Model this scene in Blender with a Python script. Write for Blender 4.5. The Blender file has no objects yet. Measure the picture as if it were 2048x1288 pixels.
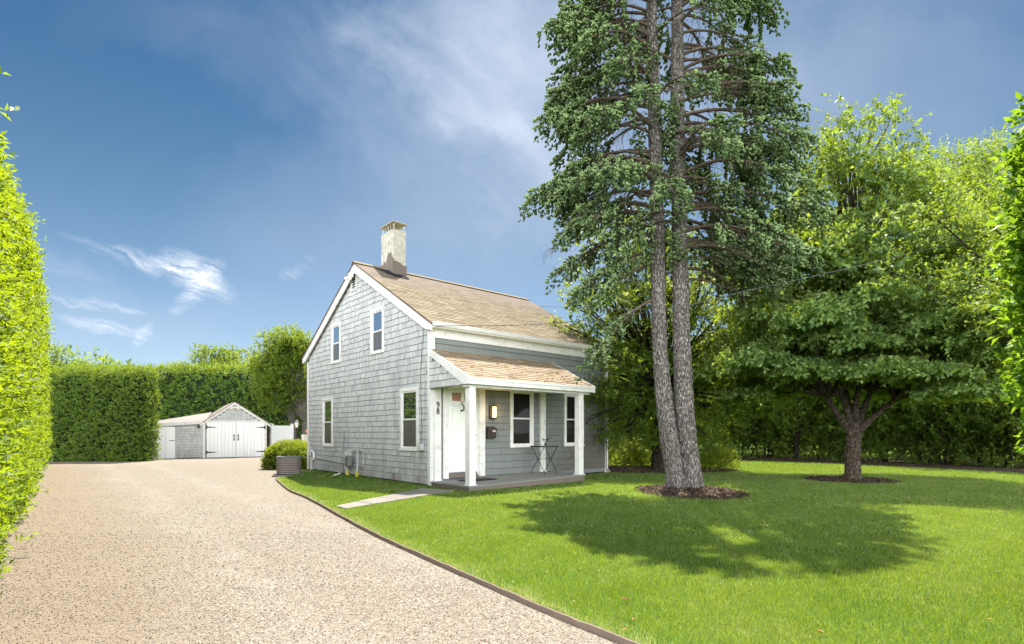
import bpy, bmesh, math
import numpy as np
from mathutils import Vector, Matrix
R_ = math.radians
S = bpy.context.scene
COL = S.collection
F = 1088.0; HY = 863.6; CH = 1.3      # focal length (photo px), horizon row, eye height

# ------------------------------------------------------------------ camera, light, exposure
cam = bpy.data.cameras.new('camera'); cam_o = bpy.data.objects.new('camera', cam); COL.objects.link(cam_o)
cam_o.location = (0, 0, CH); cam_o.rotation_euler = (R_(90), 0, 0)
cam.sensor_width = 36; cam.lens = F/2048*36; cam.shift_y = (HY-644)/2048
cam.clip_start = 0.05; cam.clip_end = 2000
S.camera = cam_o
S.view_settings.view_transform = 'Standard'; S.view_settings.look = 'None'
S.view_settings.exposure = 1.25; S.view_settings.gamma = 1
SUN = Vector((0.06, 0.45, 1)).normalized()
sl = bpy.data.lights.new('sun', 'SUN'); sl.energy = 4.6; sl.angle = R_(0.5); sl.color = (1, .95, .86)
so = bpy.data.objects.new('sun', sl); COL.objects.link(so)
so.rotation_euler = (-SUN).to_track_quat('-Z', 'Y').to_euler(); so.location = (0, 0, 40)
W = bpy.data.worlds.new('World'); S.world = W; W.use_nodes = True
S.cycles.max_bounces = 8; S.cycles.diffuse_bounces = 3; S.cycles.transmission_bounces = 4
S.cycles.use_denoising = True

class NT:
    """small helper round a node tree"""
    def __init__(s, nt): s.nt = nt
    def n(s, typ, **kw):
        d = s.nt.nodes.new(typ)
        for k, v in kw.items():
            if k == 'inp':
                for a, b in v.items():
                    if isinstance(b, bpy.types.NodeSocket): s.nt.links.new(b, d.inputs[a])
                    else: d.inputs[a].default_value = b
            else: setattr(d, k, v)
        return d
    def l(s, a, b): s.nt.links.new(a, b)
    def math(s, op, a, b=0.0, c=0.0, clamp=False):
        d = s.n('ShaderNodeMath', operation=op, use_clamp=clamp, inp={0: a, 1: b, 2: c}); return d.outputs[0]
    def noise(s, vec, scale, detail=3, rough=.55, dist=0.0):
        d = s.n('ShaderNodeTexNoise', inp={'Scale': scale, 'Detail': detail, 'Roughness': rough, 'Distortion': dist})
        if vec is not None: s.l(vec, d.inputs['Vector'])
        return d.outputs['Fac']
    def mapv(s, vec, scale=(1, 1, 1), rot=(0, 0, 0), loc=(0, 0, 0), typ='POINT'):
        d = s.n('ShaderNodeMapping', vector_type=typ, inp={'Vector': vec, 'Location': loc, 'Rotation': rot, 'Scale': scale}); return d.outputs[0]
    def ramp(s, fac, stops, interp='LINEAR'):
        d = s.n('ShaderNodeValToRGB'); d.color_ramp.interpolation = interp
        cr = d.color_ramp
        while len(cr.elements) < len(stops): cr.elements.new(0.5)
        for e, (p, c) in zip(cr.elements, stops):
            e.position = p; e.color = (c, c, c, 1) if not hasattr(c, '__len__') else (*c, 1)
        s.l(fac, d.inputs[0]); return d.outputs[0]
    def mix(s, fac, a, b, blend='MIX'):
        d = s.n('ShaderNodeMix', data_type='RGBA', blend_type=blend)
        for i, v in ((0, fac), (6, a), (7, b)):
            if isinstance(v, bpy.types.NodeSocket): s.l(v, d.inputs[i])
            elif i == 0: d.inputs[0].default_value = v
            else: d.inputs[i].default_value = (*v, 1) if len(v) == 3 else v
        return d.outputs[2]

# ---- sky
def build_world():
    g = NT(W.node_tree); W.node_tree.nodes.clear()
    tc = g.n('ShaderNodeTexCoord').outputs['Generated']
    sky = g.n('ShaderNodeTexSky', sky_type='NISHITA', sun_disc=False, sun_elevation=math.asin(SUN.z),
              sun_rotation=math.atan2(SUN.x, SUN.y), altitude=0, air_density=1.0, dust_density=0.6, ozone_density=1.6)
    sep = g.n('ShaderNodeSeparateXYZ', inp={0: tc})
    x, y, z = sep.outputs
    yc = g.math('MAXIMUM', y, .02)
    p = g.math('DIVIDE', x, yc); q = g.math('DIVIDE', z, yc)
    pq = g.n('ShaderNodeCombineXYZ', inp={0: p, 1: q}).outputs[0]
    front = g.math('MULTIPLY_ADD', y, 6.0, -.2, clamp=True)
    # fibrous distortion of the cloud coordinates
    nz = g.n('ShaderNodeTexNoise', inp={'Vector': pq, 'Scale': 5.0, 'Detail': 6, 'Roughness': .6}).outputs['Color']
    off = g.n('ShaderNodeVectorMath', operation='SUBTRACT', inp={0: nz, 1: (.5, .5, .5)}).outputs[0]
    def warp(k):
        sc = g.n('ShaderNodeVectorMath', operation='SCALE', inp={0: off}); sc.inputs['Scale'].default_value = k
        return g.n('ShaderNodeVectorMath', operation='MULTIPLY', inp={0: g.n('ShaderNodeVectorMath', operation='ADD', inp={0: pq, 1: sc.outputs[0]}).outputs[0], 1: (1, 1, 0)}).outputs[0]
    w1 = warp(.10); w2 = warp(.35)
    total = None; bright = None
    def blob(vec, u, v, ang, ln, wd, k, tex=None, power=1.5):
        nonlocal total, bright
        m = g.mapv(vec, scale=(ln/F, wd/F, 1), rot=(0, 0, R_(ang)), loc=((u-1024)/F, (HY-v)/F, 0), typ='TEXTURE')
        gr = g.n('ShaderNodeTexGradient', gradient_type='SPHERICAL', inp={0: m}).outputs['Fac']
        e = g.math('POWER', gr, power)
        if tex is not None: e = g.math('MULTIPLY', e, tex)
        e = g.math('MULTIPLY', e, k)
        if power <= 1.0 and u < 620: bright = e if bright is None else g.math('ADD', bright, e)
        else: total = e if total is None else g.math('ADD', total, e)
    def fib(ang, sx, sy, lo, hi):
        m = g.mapv(w1, scale=(1, 1, 1), rot=(0, 0, R_(-ang)))
        m = g.mapv(m, scale=(sx, sy, 1))
        return g.ramp(g.noise(m, 1.0, 8, .65), [(lo, 0.0), (hi, 1.0)])
    f1 = fib(-25, 10, 90, .36, .74)
    f2 = fib(-12, 8, 80, .36, .74)
    f3 = fib(-38, 2.2, 9, .3, .78)
    blob(w1, 395, 548, -38, 95, 36, 1.7, f1, 1.0)
    blob(w1, 300, 515, -14, 130, 22, 1.0, f1, 1.0)
    blob(w1, 400, 580, 40, 80, 26, 1.2, f1, 1.0)
    blob(w1, 190, 606, -8, 110, 11, .9, f2, .8)
    blob(w1, 215, 648, -10, 110, 15, 1.1, f2, .8)
    blob(w1, 290, 665, 62, 34, 14, .9, f2, .8)
    blob(w1, 600, 545, 30, 50, 14, .45, f1, 1.0)
    blob(w1, 170, 492, -20, 70, 12, .35, f2, 1.0)
    blob(w1, 120, 540, -10, 110, 18, .3, f2, 1.0)
    blob(w2, 240, 620, -8, 420, 110, .25, None, 1.3)
    blob(w2, 960, 200, -38, 560, 220, .50, f3, 1.0); blob(w2, 1010, 190, -50, 420, 190, .40, None, 1.2)
    blob(w2, 1000, 250, -42, 300, 60, .22, fib(-42, 5, 18, .2, .8), 1.0)
    blob(w2, 830, 80, -10, 420, 110, .16, f3, 1.0)
    blob(w2, 660, 180, -30, 260, 120, .16, f3, 1.0)
    blob(w2, 1000, 440, -15, 360, 110, .25, f3, 1.0)
    blob(w2, 1500, 150, 0, 900, 420, .50, None, 1.1); blob(w2, 860, 460, 0, 560, 330, .34, None, 1.02); blob(w2, 1050, 60, 0, 380, 240, .26, None, 1.1); blob(w2, 420, 60, -20, 330, 120, .12, None, 1.1)
    mask = g.math('MULTIPLY', g.math('MINIMUM', total, 1.0), front)
    mask2 = g.math('MULTIPLY', g.math('MINIMUM', g.math('MULTIPLY', bright, .92), 1.0), front)
    hi = g.math('MULTIPLY_ADD', z, 1.3, -.02, clamp=True)
    tint = g.ramp(hi, [(0, (.50, .51, .58)), (.2, (.38, .41, .425)), (.42, (.247, .322, .331)), (.62, (.145, .247, .294)), (1, (.095, .19, .25))])
    base = g.mix(1.0, sky.outputs[0], tint, 'MULTIPLY')
    # fill glow added to the sky behind the camera to lift the shaded walls
    back = g.math('MULTIPLY_ADD', y, -2.2, .1, clamp=True)
    sky_fill = g.math('MULTIPLY', back, g.ramp(z, [(0, 1.0), (.35, .68), (.7, .12), (1, .03)]))
    cl = g.mix(mask, base, (2.35, 2.7, 3.3))
    cl = g.mix(mask2, cl, (4.3, 4.45, 4.7))
    cl = g.mix(sky_fill, cl, (28.5, 29.0, 29.5))
    bg = g.n('ShaderNodeBackground', inp={'Color': cl, 'Strength': .12})
    out = g.n('ShaderNodeOutputWorld'); g.l(bg.outputs[0], out.inputs[0])
build_world()

# ------------------------------------------------------------------ materials
def new_mat(name):
    m = bpy.data.materials.new(name); m.use_nodes = True
    m.node_tree.nodes.clear(); g = NT(m.node_tree)
    out = g.n('ShaderNodeOutputMaterial')
    return m, g, out
def principled(g, out, color, rough=.6, bump=None, bstr=.3, bdist=.01, metal=0.0, spec=.5):
    b = g.n('ShaderNodeBsdfPrincipled')
    for k, v in (('Base Color', color), ('Roughness', rough), ('Metallic', metal), ('Specular IOR Level', spec)):
        if isinstance(v, bpy.types.NodeSocket): g.l(v, b.inputs[k])
        else: b.inputs[k].default_value = (*v, 1) if hasattr(v, '__len__') else v
    if bump is not None:
        bm = g.n('ShaderNodeBump', inp={'Strength': bstr, 'Distance': bdist, 'Height': bump}); g.l(bm.outputs[0], b.inputs['Normal'])
    g.l(b.outputs[0], out.inputs[0]); return b
def simple(name, col, rough=.6, var=.12, scale=6, metal=0.0, bstr=.15, spec=.4, dirt=None, dscale=2.5):
    m, g, out = new_mat(name)
    o = g.n('ShaderNodeTexCoord').outputs['Object']
    n = g.noise(o, scale, 6, .6)
    c = g.mix(n, tuple(x*(1-var) for x in col), tuple(min(1, x*(1+var)) for x in col))
    if dirt:
        c = g.mix(g.ramp(g.noise(o, dscale, 8, .65), [(.5, 0.0), (.72, .75)]), c, dirt)
    principled(g, out, c, rough, g.noise(o, scale*8, 4), bstr, .004, metal, spec); return m
def attr(g, name='rnd'): return g.n('ShaderNodeAttribute', attribute_name=name).outputs['Fac']
def leaf_mat(name, dark, light, trans, tfac=.4, rough=.45, hue=None):
    m, g, out = new_mat(name)
    a = attr(g)
    c = g.mix(a, dark, light)
    d = g.n('ShaderNodeBsdfPrincipled', inp={'Base Color': c, 'Roughness': rough, 'Specular IOR Level': .18})
    tcol = g.mix(a, tuple(x*.7 for x in trans), tuple(min(1, x*1.15) for x in trans))
    t = g.n('ShaderNodeBsdfTranslucent', inp={'Color': tcol})
    mx = g.n('ShaderNodeMixShader', inp={0: tfac}); g.l(d.outputs[0], mx.inputs[1]); g.l(t.outputs[0], mx.inputs[2])
    g.l(mx.outputs[0], out.inputs[0]); return m

def m_shingle():
    m, g, out = new_mat('weathered_shingle')
    o = g.n('ShaderNodeTexCoord').outputs['Object']; a = attr(g)
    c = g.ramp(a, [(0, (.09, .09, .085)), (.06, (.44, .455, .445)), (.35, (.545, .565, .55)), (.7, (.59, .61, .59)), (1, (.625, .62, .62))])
    gr = g.noise(g.mapv(o, scale=(38, 38, 3)), 1, 5, .7)
    c = g.mix(g.ramp(gr, [(.35, .6), (.62, 0.0)]), c, (.33, .345, .34))
    # dark weather streaks and pinkish rot low on the wall
    st = g.noise(g.mapv(o, scale=(2.2, 2.2, .5)), 1, 6, .7)
    c = g.mix(g.ramp(st, [(.46, 0.0), (.70, .6)]), c, (.31, .325, .34))
    z = g.n('ShaderNodeSeparateXYZ', inp={0: o}).outputs[2]
    dr = g.noise(g.mapv(o, scale=(7, 7, .35)), 1, 6, .75); c = g.mix(g.ramp(dr, [(.56, 0.0), (.70, .55)]), c, (.20, .205, .21))
    low = g.math('MULTIPLY', g.ramp(z, [(.05, 1.0), (.75, 0.0)]), g.ramp(g.noise(o, 3.3, 5), [(.4, 0.0), (.65, .7)]))
    c = g.mix(low, c, (.36, .27, .27))
    principled(g, out, c, .85, gr, .5, .004, 0, .2); return m
def m_clapboard():
    m, g, out = new_mat('painted_front_shingle')
    o = g.n('ShaderNodeTexCoord').outputs['Object']; a = attr(g)
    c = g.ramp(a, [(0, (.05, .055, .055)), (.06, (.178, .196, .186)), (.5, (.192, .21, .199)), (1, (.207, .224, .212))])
    gr = g.noise(g.mapv(o, scale=(25, 25, 3)), 1, 5, .7)
    c = g.mix(g.ramp(gr, [(.4, .3), (.6, 0.0)]), c, (.14, .155, .155))
    # bare, mouldy brown wood low at the right-hand end, tree shade painted in
    sp = g.n('ShaderNodeSeparateXYZ', inp={0: o}); xx, zz = sp.outputs[0], sp.outputs[2]
    e = g.math('MULTIPLY', g.ramp(g.math('DIVIDE', xx, 7.0), [(.50, 0.0), (.78, 1.0)]), g.ramp(g.math('DIVIDE', zz, 4.0), [(.08, 1.0), (.52, 0.0)]))
    nn = g.noise(g.mapv(o, scale=(2, 2, 3)), 1, 6, .65)
    f = g.math('MULTIPLY', e, g.ramp(nn, [(.28, .2), (.55, 1.0)]))
    c = g.mix(g.math('MINIMUM', g.math('MULTIPLY', f, 1.3), .72), c, (.085, .07, .05))
    principled(g, out, c, .8, gr, .3, .003, 0, .25); return m
def m_roof(name, cs, moss=False):
    m, g, out = new_mat(name)
    o = g.n('ShaderNodeTexCoord').outputs['Object']; a = attr(g)
    c = g.ramp(a, cs)
    sp = g.noise(o, 160, 3, .7)
    c = g.mix(g.ramp(sp, [(.35, .45), (.6, 0.0)]), c, (.16, .11, .085))
    big = g.noise(o, 1.1, 5)
    c = g.mix(g.ramp(big, [(.45, 0.0), (.7, .4)]), c, (.22, .18, .13))
    if moss:
        c = g.mix(g.ramp(g.noise(o, 7, 8, .7), [(.55, 0.0), (.66, .8)]), c, (.22, .16, .05))
    principled(g, out, c, .95, sp, .6, .004, 0, .15); return m
def m_gravel():
    m, g, out = new_mat('pea_gravel')
    o = g.n('ShaderNodeTexCoord').outputs['Object']
    ow = g.n('ShaderNodeVectorMath', operation='ADD', inp={0: o, 1: g.n('ShaderNodeVectorMath', operation='SCALE', inp={0: g.n('ShaderNodeTexNoise', inp={'Vector': o, 'Scale': 30.0}).outputs['Color'], 'Scale': .02}).outputs[0]}).outputs[0]
    v1 = g.n('ShaderNodeTexVoronoi', inp={'Vector': ow, 'Scale': 92.0, 'Randomness': 1.0})
    v2 = g.n('ShaderNodeTexVoronoi', inp={'Vector': ow, 'Scale': 56.0, 'Randomness': 1.0})
    r1 = g.n('ShaderNodeSeparateColor', inp={0: v1.outputs['Color']})
    r2 = g.n('ShaderNodeSeparateColor', inp={0: v2.outputs['Color']})
    stops = [(0, (.12, .10, .08)), (.10, (.185, .15, .12)), (.35, (.26, .222, .177)), (.6, (.315, .275, .225)), (.85, (.375, .335, .28)), (1, (.52, .48, .43))]
    c1 = g.ramp(r1.outputs[0], stops); c2 = g.ramp(r2.outputs[1], stops)
    c = g.mix(g.ramp(g.noise(o, 21, 2), [(.45, 0.0), (.55, 1.0)]), c1, c2)
    cr = g.ramp(v1.outputs['Distance'], [(.4, 0.0), (.8, .6)])
    c = g.mix(cr, c, (.16, .13, .10))
    # broad patches: sandier, browner leaf litter at places, wheel tracks
    b1 = g.noise(g.mapv(o, rot=(0, 0, R_(-40)), scale=(1, .35, 1)), .9, 5)
    c = g.mix(g.ramp(b1, [(.4, 0.0), (.7, .45)]), c, (.28, .225, .165))
    so_ = g.n('ShaderNodeSeparateXYZ', inp={0: o}); cr_ = g.math('ADD', g.math('MULTIPLY', so_.outputs[0], .769), g.math('MULTIPLY', so_.outputs[1], .639))
    crn = g.math('ADD', cr_, g.math('MULTIPLY', g.math('SUBTRACT', g.noise(o, .7, 4), .5), 1.4))
    side = g.ramp(g.math('DIVIDE', crn, 4.0), [(-.0, .62), (.10, .5), (.28, .08), (.6, 0.0)])
    c = g.mix(side, c, (.235, .18, .125))
    trk = g.ramp(g.math('DIVIDE', crn, 4.0), [(.27, 0.0), (.34, .35), (.42, 0.0), (.62, 0.0), (.70, .38), (.78, 0.0)])
    c = g.mix(g.math('MULTIPLY', trk, g.ramp(g.noise(o, 3.5, 5), [(.35, .2), (.6, .8)])), c, (.38, .345, .30))
    b2 = g.ramp(g.noise(o, 2.2, 8, .7), [(.6, 0.0), (.75, .5)])
    c = g.mix(b2, c, (.24, .16, .10))
    h = g.math('SUBTRACT', 1.0, v1.outputs['Distance'])
    principled(g, out, c, .9, h, .7, .012, 0, .2); return m
def m_lawn():
    m, g, out = new_mat('lawn_turf')
    o = g.n('ShaderNodeTexCoord').outputs['Object']
    n1 = g.noise(o, .9, 6, .6); n2 = g.noise(g.mapv(o, scale=(1, 1, 1)), 40, 4, .7)
    c = g.ramp(n1, [(.3, (.05, .12, .010)), (.5, (.09, .16, .018)), (.7, (.16, .20, .04))])
    c = g.mix(g.ramp(n2, [(.3, .7), (.6, 0.0)]), c, (.03, .06, .01))
    c = g.mix(g.ramp(g.noise(o, 3.1, 6, .7), [(.58, 0.0), (.74, .5)]), c, (.24, .23, .10))
    principled(g, out, c, .9, n2, .8, .02, 0, .1); return m
def m_mulch():
    m, g, out = new_mat('bark_mulch')
    o = g.n('ShaderNodeTexCoord').outputs['Object']
    v = g.n('ShaderNodeTexVoronoi', inp={'Vector': g.mapv(o, scale=(1, 2, 1)), 'Scale': 28.0})
    r = g.n('ShaderNodeSeparateColor', inp={0: v.outputs['Color']}).outputs[0]
    c = g.ramp(r, [(0, (.03, .02, .014)), (.5, (.075, .048, .033)), (.8, (.13, .09, .065)), (1, (.30, .25, .19))])
    principled(g, out, c, .95, v.outputs['Distance'], .9, .03, 0, .1); return m
def m_bark(name, c0, c1, c2, sc=(14, 14, 5), lich=(.42, .45, .40), lf=.5):
    m, g, out = new_mat(name)
    o = g.n('ShaderNodeTexCoord').outputs['Object']
    v = g.n('ShaderNodeTexVoronoi', feature='DISTANCE_TO_EDGE', inp={'Vector': g.n('ShaderNodeVectorMath', operation='ADD', inp={0: g.mapv(o, scale=sc), 1: g.n('ShaderNodeTexNoise', inp={'Vector': o, 'Scale': 9.0, 'Detail': 4}).outputs['Color']}).outputs[0], 'Scale': 1.6})
    n = g.noise(g.mapv(o, scale=sc), 1.3, 7, .72)
    c = g.ramp(n, [(.3, c0), (.5, c1), (.68, c2)])
    c = g.mix(g.ramp(v.outputs[0], [(0, .85), (.14, 0.0)]), c, tuple(x*.3 for x in c0))
    c = g.mix(g.ramp(g.noise(g.mapv(o, scale=(9, 9, 7)), 1.5, 8, .8), [(.54, 0.0), (.62, lf)]), c, lich)
    h = g.math('ADD', g.math('MULTIPLY', g.ramp(v.outputs[0], [(0, 0.0), (.2, 1.0)]), .8), n)
    principled(g, out, c, .95, h, 1.0, .06, 0, .15); return m
def m_chimney():
    m, g, out = new_mat('weathered_stucco')
    o = g.n('ShaderNodeTexCoord').outputs['Object']
    n = g.noise(o, 9, 8, .7)
    c = g.ramp(n, [(.3, (.33, .30, .24)), (.5, (.48, .455, .385)), (.65, (.60, .58, .515))])
    st = g.noise(g.mapv(o, scale=(9, 9, 1.2)), 1, 6, .7)
    z = g.n('ShaderNodeSeparateXYZ', inp={0: o}).outputs[2]
    top = g.math('MULTIPLY', g.ramp(g.math('SUBTRACT', z, 6.4), [(0, 0.0), (.85, 1.0)]), g.ramp(st, [(.52, 0.0), (.66, .9)]))
    c = g.mix(top, c, (.26, .20, .11))
    c = g.mix(g.ramp(g.noise(o, 22, 6, .75), [(.6, 0.0), (.7, .6)]), c, (.30, .27, .22))
    principled(g, out, c, .95, n, .8, .02, 0, .15); return m
def m_glass(name, base, g_fac, tint=(1, 1, 1)):
    m, g, out = new_mat(name)
    o = g.n('ShaderNodeTexCoord').outputs['Object']
    nb = g.n('ShaderNodeBump', inp={'Strength': .05, 'Distance': .01, 'Height': g.noise(o, 2.5, 2)})
    gl = g.n('ShaderNodeBsdfGlossy', inp={'Color': (*tint, 1), 'Roughness': .02}); g.l(nb.outputs[0], gl.inputs['Normal'])
    c = g.mix(g.noise(g.mapv(o, scale=(6, 6, .6)), 1, 3), base, tuple(x*1.8 for x in base))
    df = g.n('ShaderNodeBsdfDiffuse'); g.l(c, df.inputs[0])
    fr = g.n('ShaderNodeFresnel', inp={'IOR': 1.5})
    f = g.math('ADD', fr.outputs[0], g_fac, clamp=True)
    mx = g.n('ShaderNodeMixShader'); g.l(f, mx.inputs[0]); g.l(df.outputs[0], mx.inputs[1]); g.l(gl.outputs[0], mx.inputs[2])
    g.l(mx.outputs[0], out.inputs[0]); return m
def m_attr(name, stops, rough=.9, bscale=60, bstr=.4):
    m, g, out = new_mat(name)
    o = g.n('ShaderNodeTexCoord').outputs['Object']
    principled(g, out, g.ramp(attr(g), stops), rough, g.noise(o, bscale, 4), bstr, .003, 0, .2); return m
def m_planks(name, col, axis_scale, rough=.7):
    m, g, out = new_mat(name)
    o = g.n('ShaderNodeTexCoord').outputs['Object']; a = attr(g)
    gr = g.noise(g.mapv(o, scale=axis_scale), 1, 6, .7)
    c = g.mix(a, tuple(x*(.82 if col[0] < .7 else .96) for x in col), tuple(min(1, x*(1.12 if col[0] < .7 else 1.02)) for x in col))
    c = g.mix(g.ramp(gr, [(.4, .4), (.65, 0.0)]), c, tuple(x*(.55 if col[0] < .7 else .9) for x in col))
    principled(g, out, c, rough, gr, .4, .003, 0, .3); return m
def m_emit(name, col, st):
    m, g, out = new_mat(name)
    e = g.n('ShaderNodeEmission', inp={'Color': (*col, 1), 'Strength': st})
    d = g.n('ShaderNodeBsdfPrincipled', inp={'Base Color': (.8, .7, .5, 1), 'Roughness': .3})
    a = g.n('ShaderNodeAddShader'); g.l(e.outputs[0], a.inputs[0]); g.l(d.outputs[0], a.inputs[1]); g.l(a.outputs[0], out.inputs[0]); return m

MT = dict(
    shingle=m_shingle(), clap=m_clapboard(),
    wall_base=simple('wall_sheathing', (.17, .18, .18), .9),
    white=simple('white_trim_paint', (.71, .705, .68), .5, .06, 3, dirt=(.46, .44, .38), dscale=6),
    white2=simple('old_white_paint', (.68, .675, .65), .6, .06, 5, dirt=(.5, .46, .42), dscale=5),
    soffit=simple('cream_soffit_paint', (.76, .74, .66), .6, .05, 3),
    door=simple('white_door_paint', (.78, .79, .76), .4, .03, 2),
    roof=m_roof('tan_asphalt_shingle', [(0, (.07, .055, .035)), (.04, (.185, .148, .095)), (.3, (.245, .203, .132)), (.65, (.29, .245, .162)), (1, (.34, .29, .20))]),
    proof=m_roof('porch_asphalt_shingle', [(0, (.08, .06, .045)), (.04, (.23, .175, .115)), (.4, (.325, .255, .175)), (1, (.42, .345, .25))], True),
    moss=m_attr('dry_moss', [(0, (.06, .045, .015)), (.5, (.17, .12, .03)), (1, (.30, .20, .05))]),
    flash=simple('black_flashing', (.03, .032, .036), .95, .4, 12, spec=.1),
    stucco=m_chimney(), mortar=simple('bare_mortar', (.17, .14, .12), .95, .3, 14, bstr=.8),
    metal=simple('galvanised_metal', (.42, .42, .40), .4, .15, 8, metal=.7),
    cap=simple('chimney_cap_metal', (.62, .55, .43), .5, .2, 9, metal=.2),
    meter=simple('meter_grey', (.16, .17, .165), .45, .15, 6), pale_grey=simple('pale_grey_pipe', (.50, .50, .48), .5, .15, 10, dirt=(.3, .27, .22)),
    yellow=simple('yellow_plastic', (.55, .45, .04), .5), orange=simple('orange_canvas', (.75, .28, .07), .8),
    black=simple('black_metal', (.018, .018, .02), .4), darkbrown=simple('dark_bronze', (.045, .03, .025), .35),
    deck=m_planks('deck_boards', (.27, .27, .25), (3, 30, 30)), deckside=simple('deck_skirt_paint', (.15, .125, .105), .6, .2, 6),
    glass=m_glass('window_glass', (.012, .012, .012), -.02, (.5, .5, .5)), glass2=m_glass('reflecting_glass', (.03, .035, .04), .50, (.9, .95, 1)),
    screen=m_glass('screened_glass', (.075, .072, .068), .02), amber=simple('amber_glass', (.35, .17, .10), .3), dimglass=simple('dim_glass', (.12, .09, .085), .2),
    gravel=m_gravel(), lawn=m_lawn(), mulch=m_mulch(),
    stone=m_planks('paver_stone', (.26, .24, .21), (9, 9, 9), .9), edging=simple('brown_edging', (.20, .15, .12), .8, .4, 9, bstr=.6),
    spruce_bark=m_bark('spruce_bark', (.12, .10, .09), (.25, .22, .20), (.42, .39, .36), lich=(.50, .53, .46), lf=.7),
    grey_bark=m_bark('grey_bark', (.07, .052, .038), (.125, .095, .07), (.19, .155, .12), lf=.2),
    pale_bark=m_bark('pale_bark', (.14, .12, .10), (.25, .22, .19), (.36, .33, .29), lf=.4),
    dark_bark=m_bark('dark_bark', (.03, .022, .016), (.06, .045, .035), (.10, .08, .06), lf=.15),
    twig=simple('dead_twig', (.085, .062, .045), .9, .3, 20),
    needles=leaf_mat('spruce_needles', (.04, .075, .026), (.29, .40, .175), (.30, .40, .05), .27, .9),
    privet=leaf_mat('privet_leaves', (.03, .085, .012), (.13, .23, .025), (.46, .58, .015), .46, .45),
    privet2=leaf_mat('broad_hedge_leaves', (.035, .11, .012), (.14, .27, .03), (.36, .56, .02), .46, .4),
    arbor=leaf_mat('arborvitae_foliage', (.042, .105, .022), (.17, .29, .06), (.52, .60, .03), .32, .6),
    dogwood=leaf_mat('dogwood_leaves', (.055, .12, .035), (.25, .36, .12), (.44, .55, .03), .42, .5),
    bract=leaf_mat('dogwood_bracts', (.40, .50, .28), (.66, .70, .48), (.5, .55, .2), .2, .75),
    holly=leaf_mat('glossy_leaves', (.03, .08, .02), (.15, .24, .05), (.46, .56, .03), .46, .4),
    shrub=leaf_mat('yellow_green_leaves', (.075, .13, .012), (.22, .29, .03), (.48, .54, .03), .44, .5),
    maple=leaf_mat('tree_leaves', (.035, .09, .02), (.18, .26, .05), (.44, .54, .03), .44, .5),
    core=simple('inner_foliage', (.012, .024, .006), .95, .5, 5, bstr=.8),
    vinyl=simple('white_vinyl', (.80, .81, .82), .35, .02, 3), post=simple('weathered_post', (.17, .11, .075), .9, .35, 10),
    ac=simple('air_conditioner_shell', (.23, .195, .175), .5, .1, 8), acdark=simple('air_conditioner_gap', (.05, .04, .035), .6),
    pad=simple('concrete_pad', (.24, .21, .19), .9, .2, 10), brick=simple('pink_paver', (.50, .33, .25), .9, .2, 10),
    garage_white=m_planks('garage_board_paint', (.86, .86, .85), (1.5, 1.5, .6), .5), garage_roof=simple('pale_roll_roofing', (.25, .23, .21), .9, .12, 14),
    garage_main_roof=simple('grey_brown_roofing', (.23, .195, .17), .9, .25, 20),
    brownroof=simple('brown_roof_edge', (.16, .12, .095), .9, .3, 20), mat=simple('rubber_mat', (.02, .02, .025), .8),
    lamp=m_emit('lit_lamp_glass', (1, .62, .22), 1.1), wire=simple('cable_sheath', (.09, .09, .085), .7),
    silver=simple('silver_badge', (.5, .48, .46), .3, .1, 10, metal=.6), blade=None)
mb_, gb_, ob_ = new_mat('grass_blades')
_o = gb_.n('ShaderNodeTexCoord').outputs['Object']; _a = attr(gb_)
_c = gb_.ramp(_a, [(0, (.018, .07, .006)), (.4, (.042, .135, .012)), (.72, (.13, .23, .03)), (.88, (.36, .36, .17)), (1, (.58, .52, .36))])
_pn = gb_.ramp(gb_.noise(_o, 1.6, 5, .65), [(.35, 0.0), (.7, 1.0)])
_c = gb_.mix(_pn, _c, gb_.mix(.25, _c, (.30, .36, .12)))
_d = gb_.n('ShaderNodeBsdfPrincipled', inp={'Base Color': _c, 'Roughness': .42, 'Specular IOR Level': .75})
_t = gb_.n('ShaderNodeBsdfTranslucent', inp={'Color': gb_.mix(.6, _c, (.62, .74, .03))})
_m = gb_.n('ShaderNodeMixShader', inp={0: .5}); gb_.l(_d.outputs[0], _m.inputs[1]); gb_.l(_t.outputs[0], _m.inputs[2]); gb_.l(_m.outputs[0], ob_.inputs[0])
MT['blade'] = mb_

# ------------------------------------------------------------------ object helpers
def tag(o, label=None, cat=None, group=None, kind=None):
    for k, v in (('label', label), ('category', cat), ('group', group), ('kind', kind)):
        if v: o[k] = v
    return o
def empty(name, loc=(0, 0, 0), rz=0.0, label=None, cat=None, group=None):
    o = bpy.data.objects.new(name, None); COL.objects.link(o); o.location = loc; o.rotation_euler = (0, 0, rz); o.empty_display_size = .2
    return tag(o, label, cat, group)
def np_obj(name, V, Fc, mat, parent=None, rnd=None, smooth=False):
    """mesh from numpy arrays; Fc is (n,k)"""
    V = np.asarray(V, np.float32); Fc = np.asarray(Fc, np.int32)
    me = bpy.data.meshes.new(name); n, k = Fc.shape
    me.vertices.add(len(V)); me.vertices.foreach_set('co', V.ravel())
    me.loops.add(n*k); me.loops.foreach_set('vertex_index', Fc.ravel())
    me.polygons.add(n); me.polygons.foreach_set('loop_start', np.arange(0, n*k, k, dtype=np.int32))
    if rnd is not None:
        a = me.attributes.new('rnd', 'FLOAT', 'FACE'); a.data.foreach_set('value', np.asarray(rnd, np.float32))
    if smooth: me.polygons.foreach_set('use_smooth', np.ones(n, bool))
    me.materials.append(mat); me.update(calc_edges=True)
    o = bpy.data.objects.new(name, me); COL.objects.link(o); o.parent = parent
    return o
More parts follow.
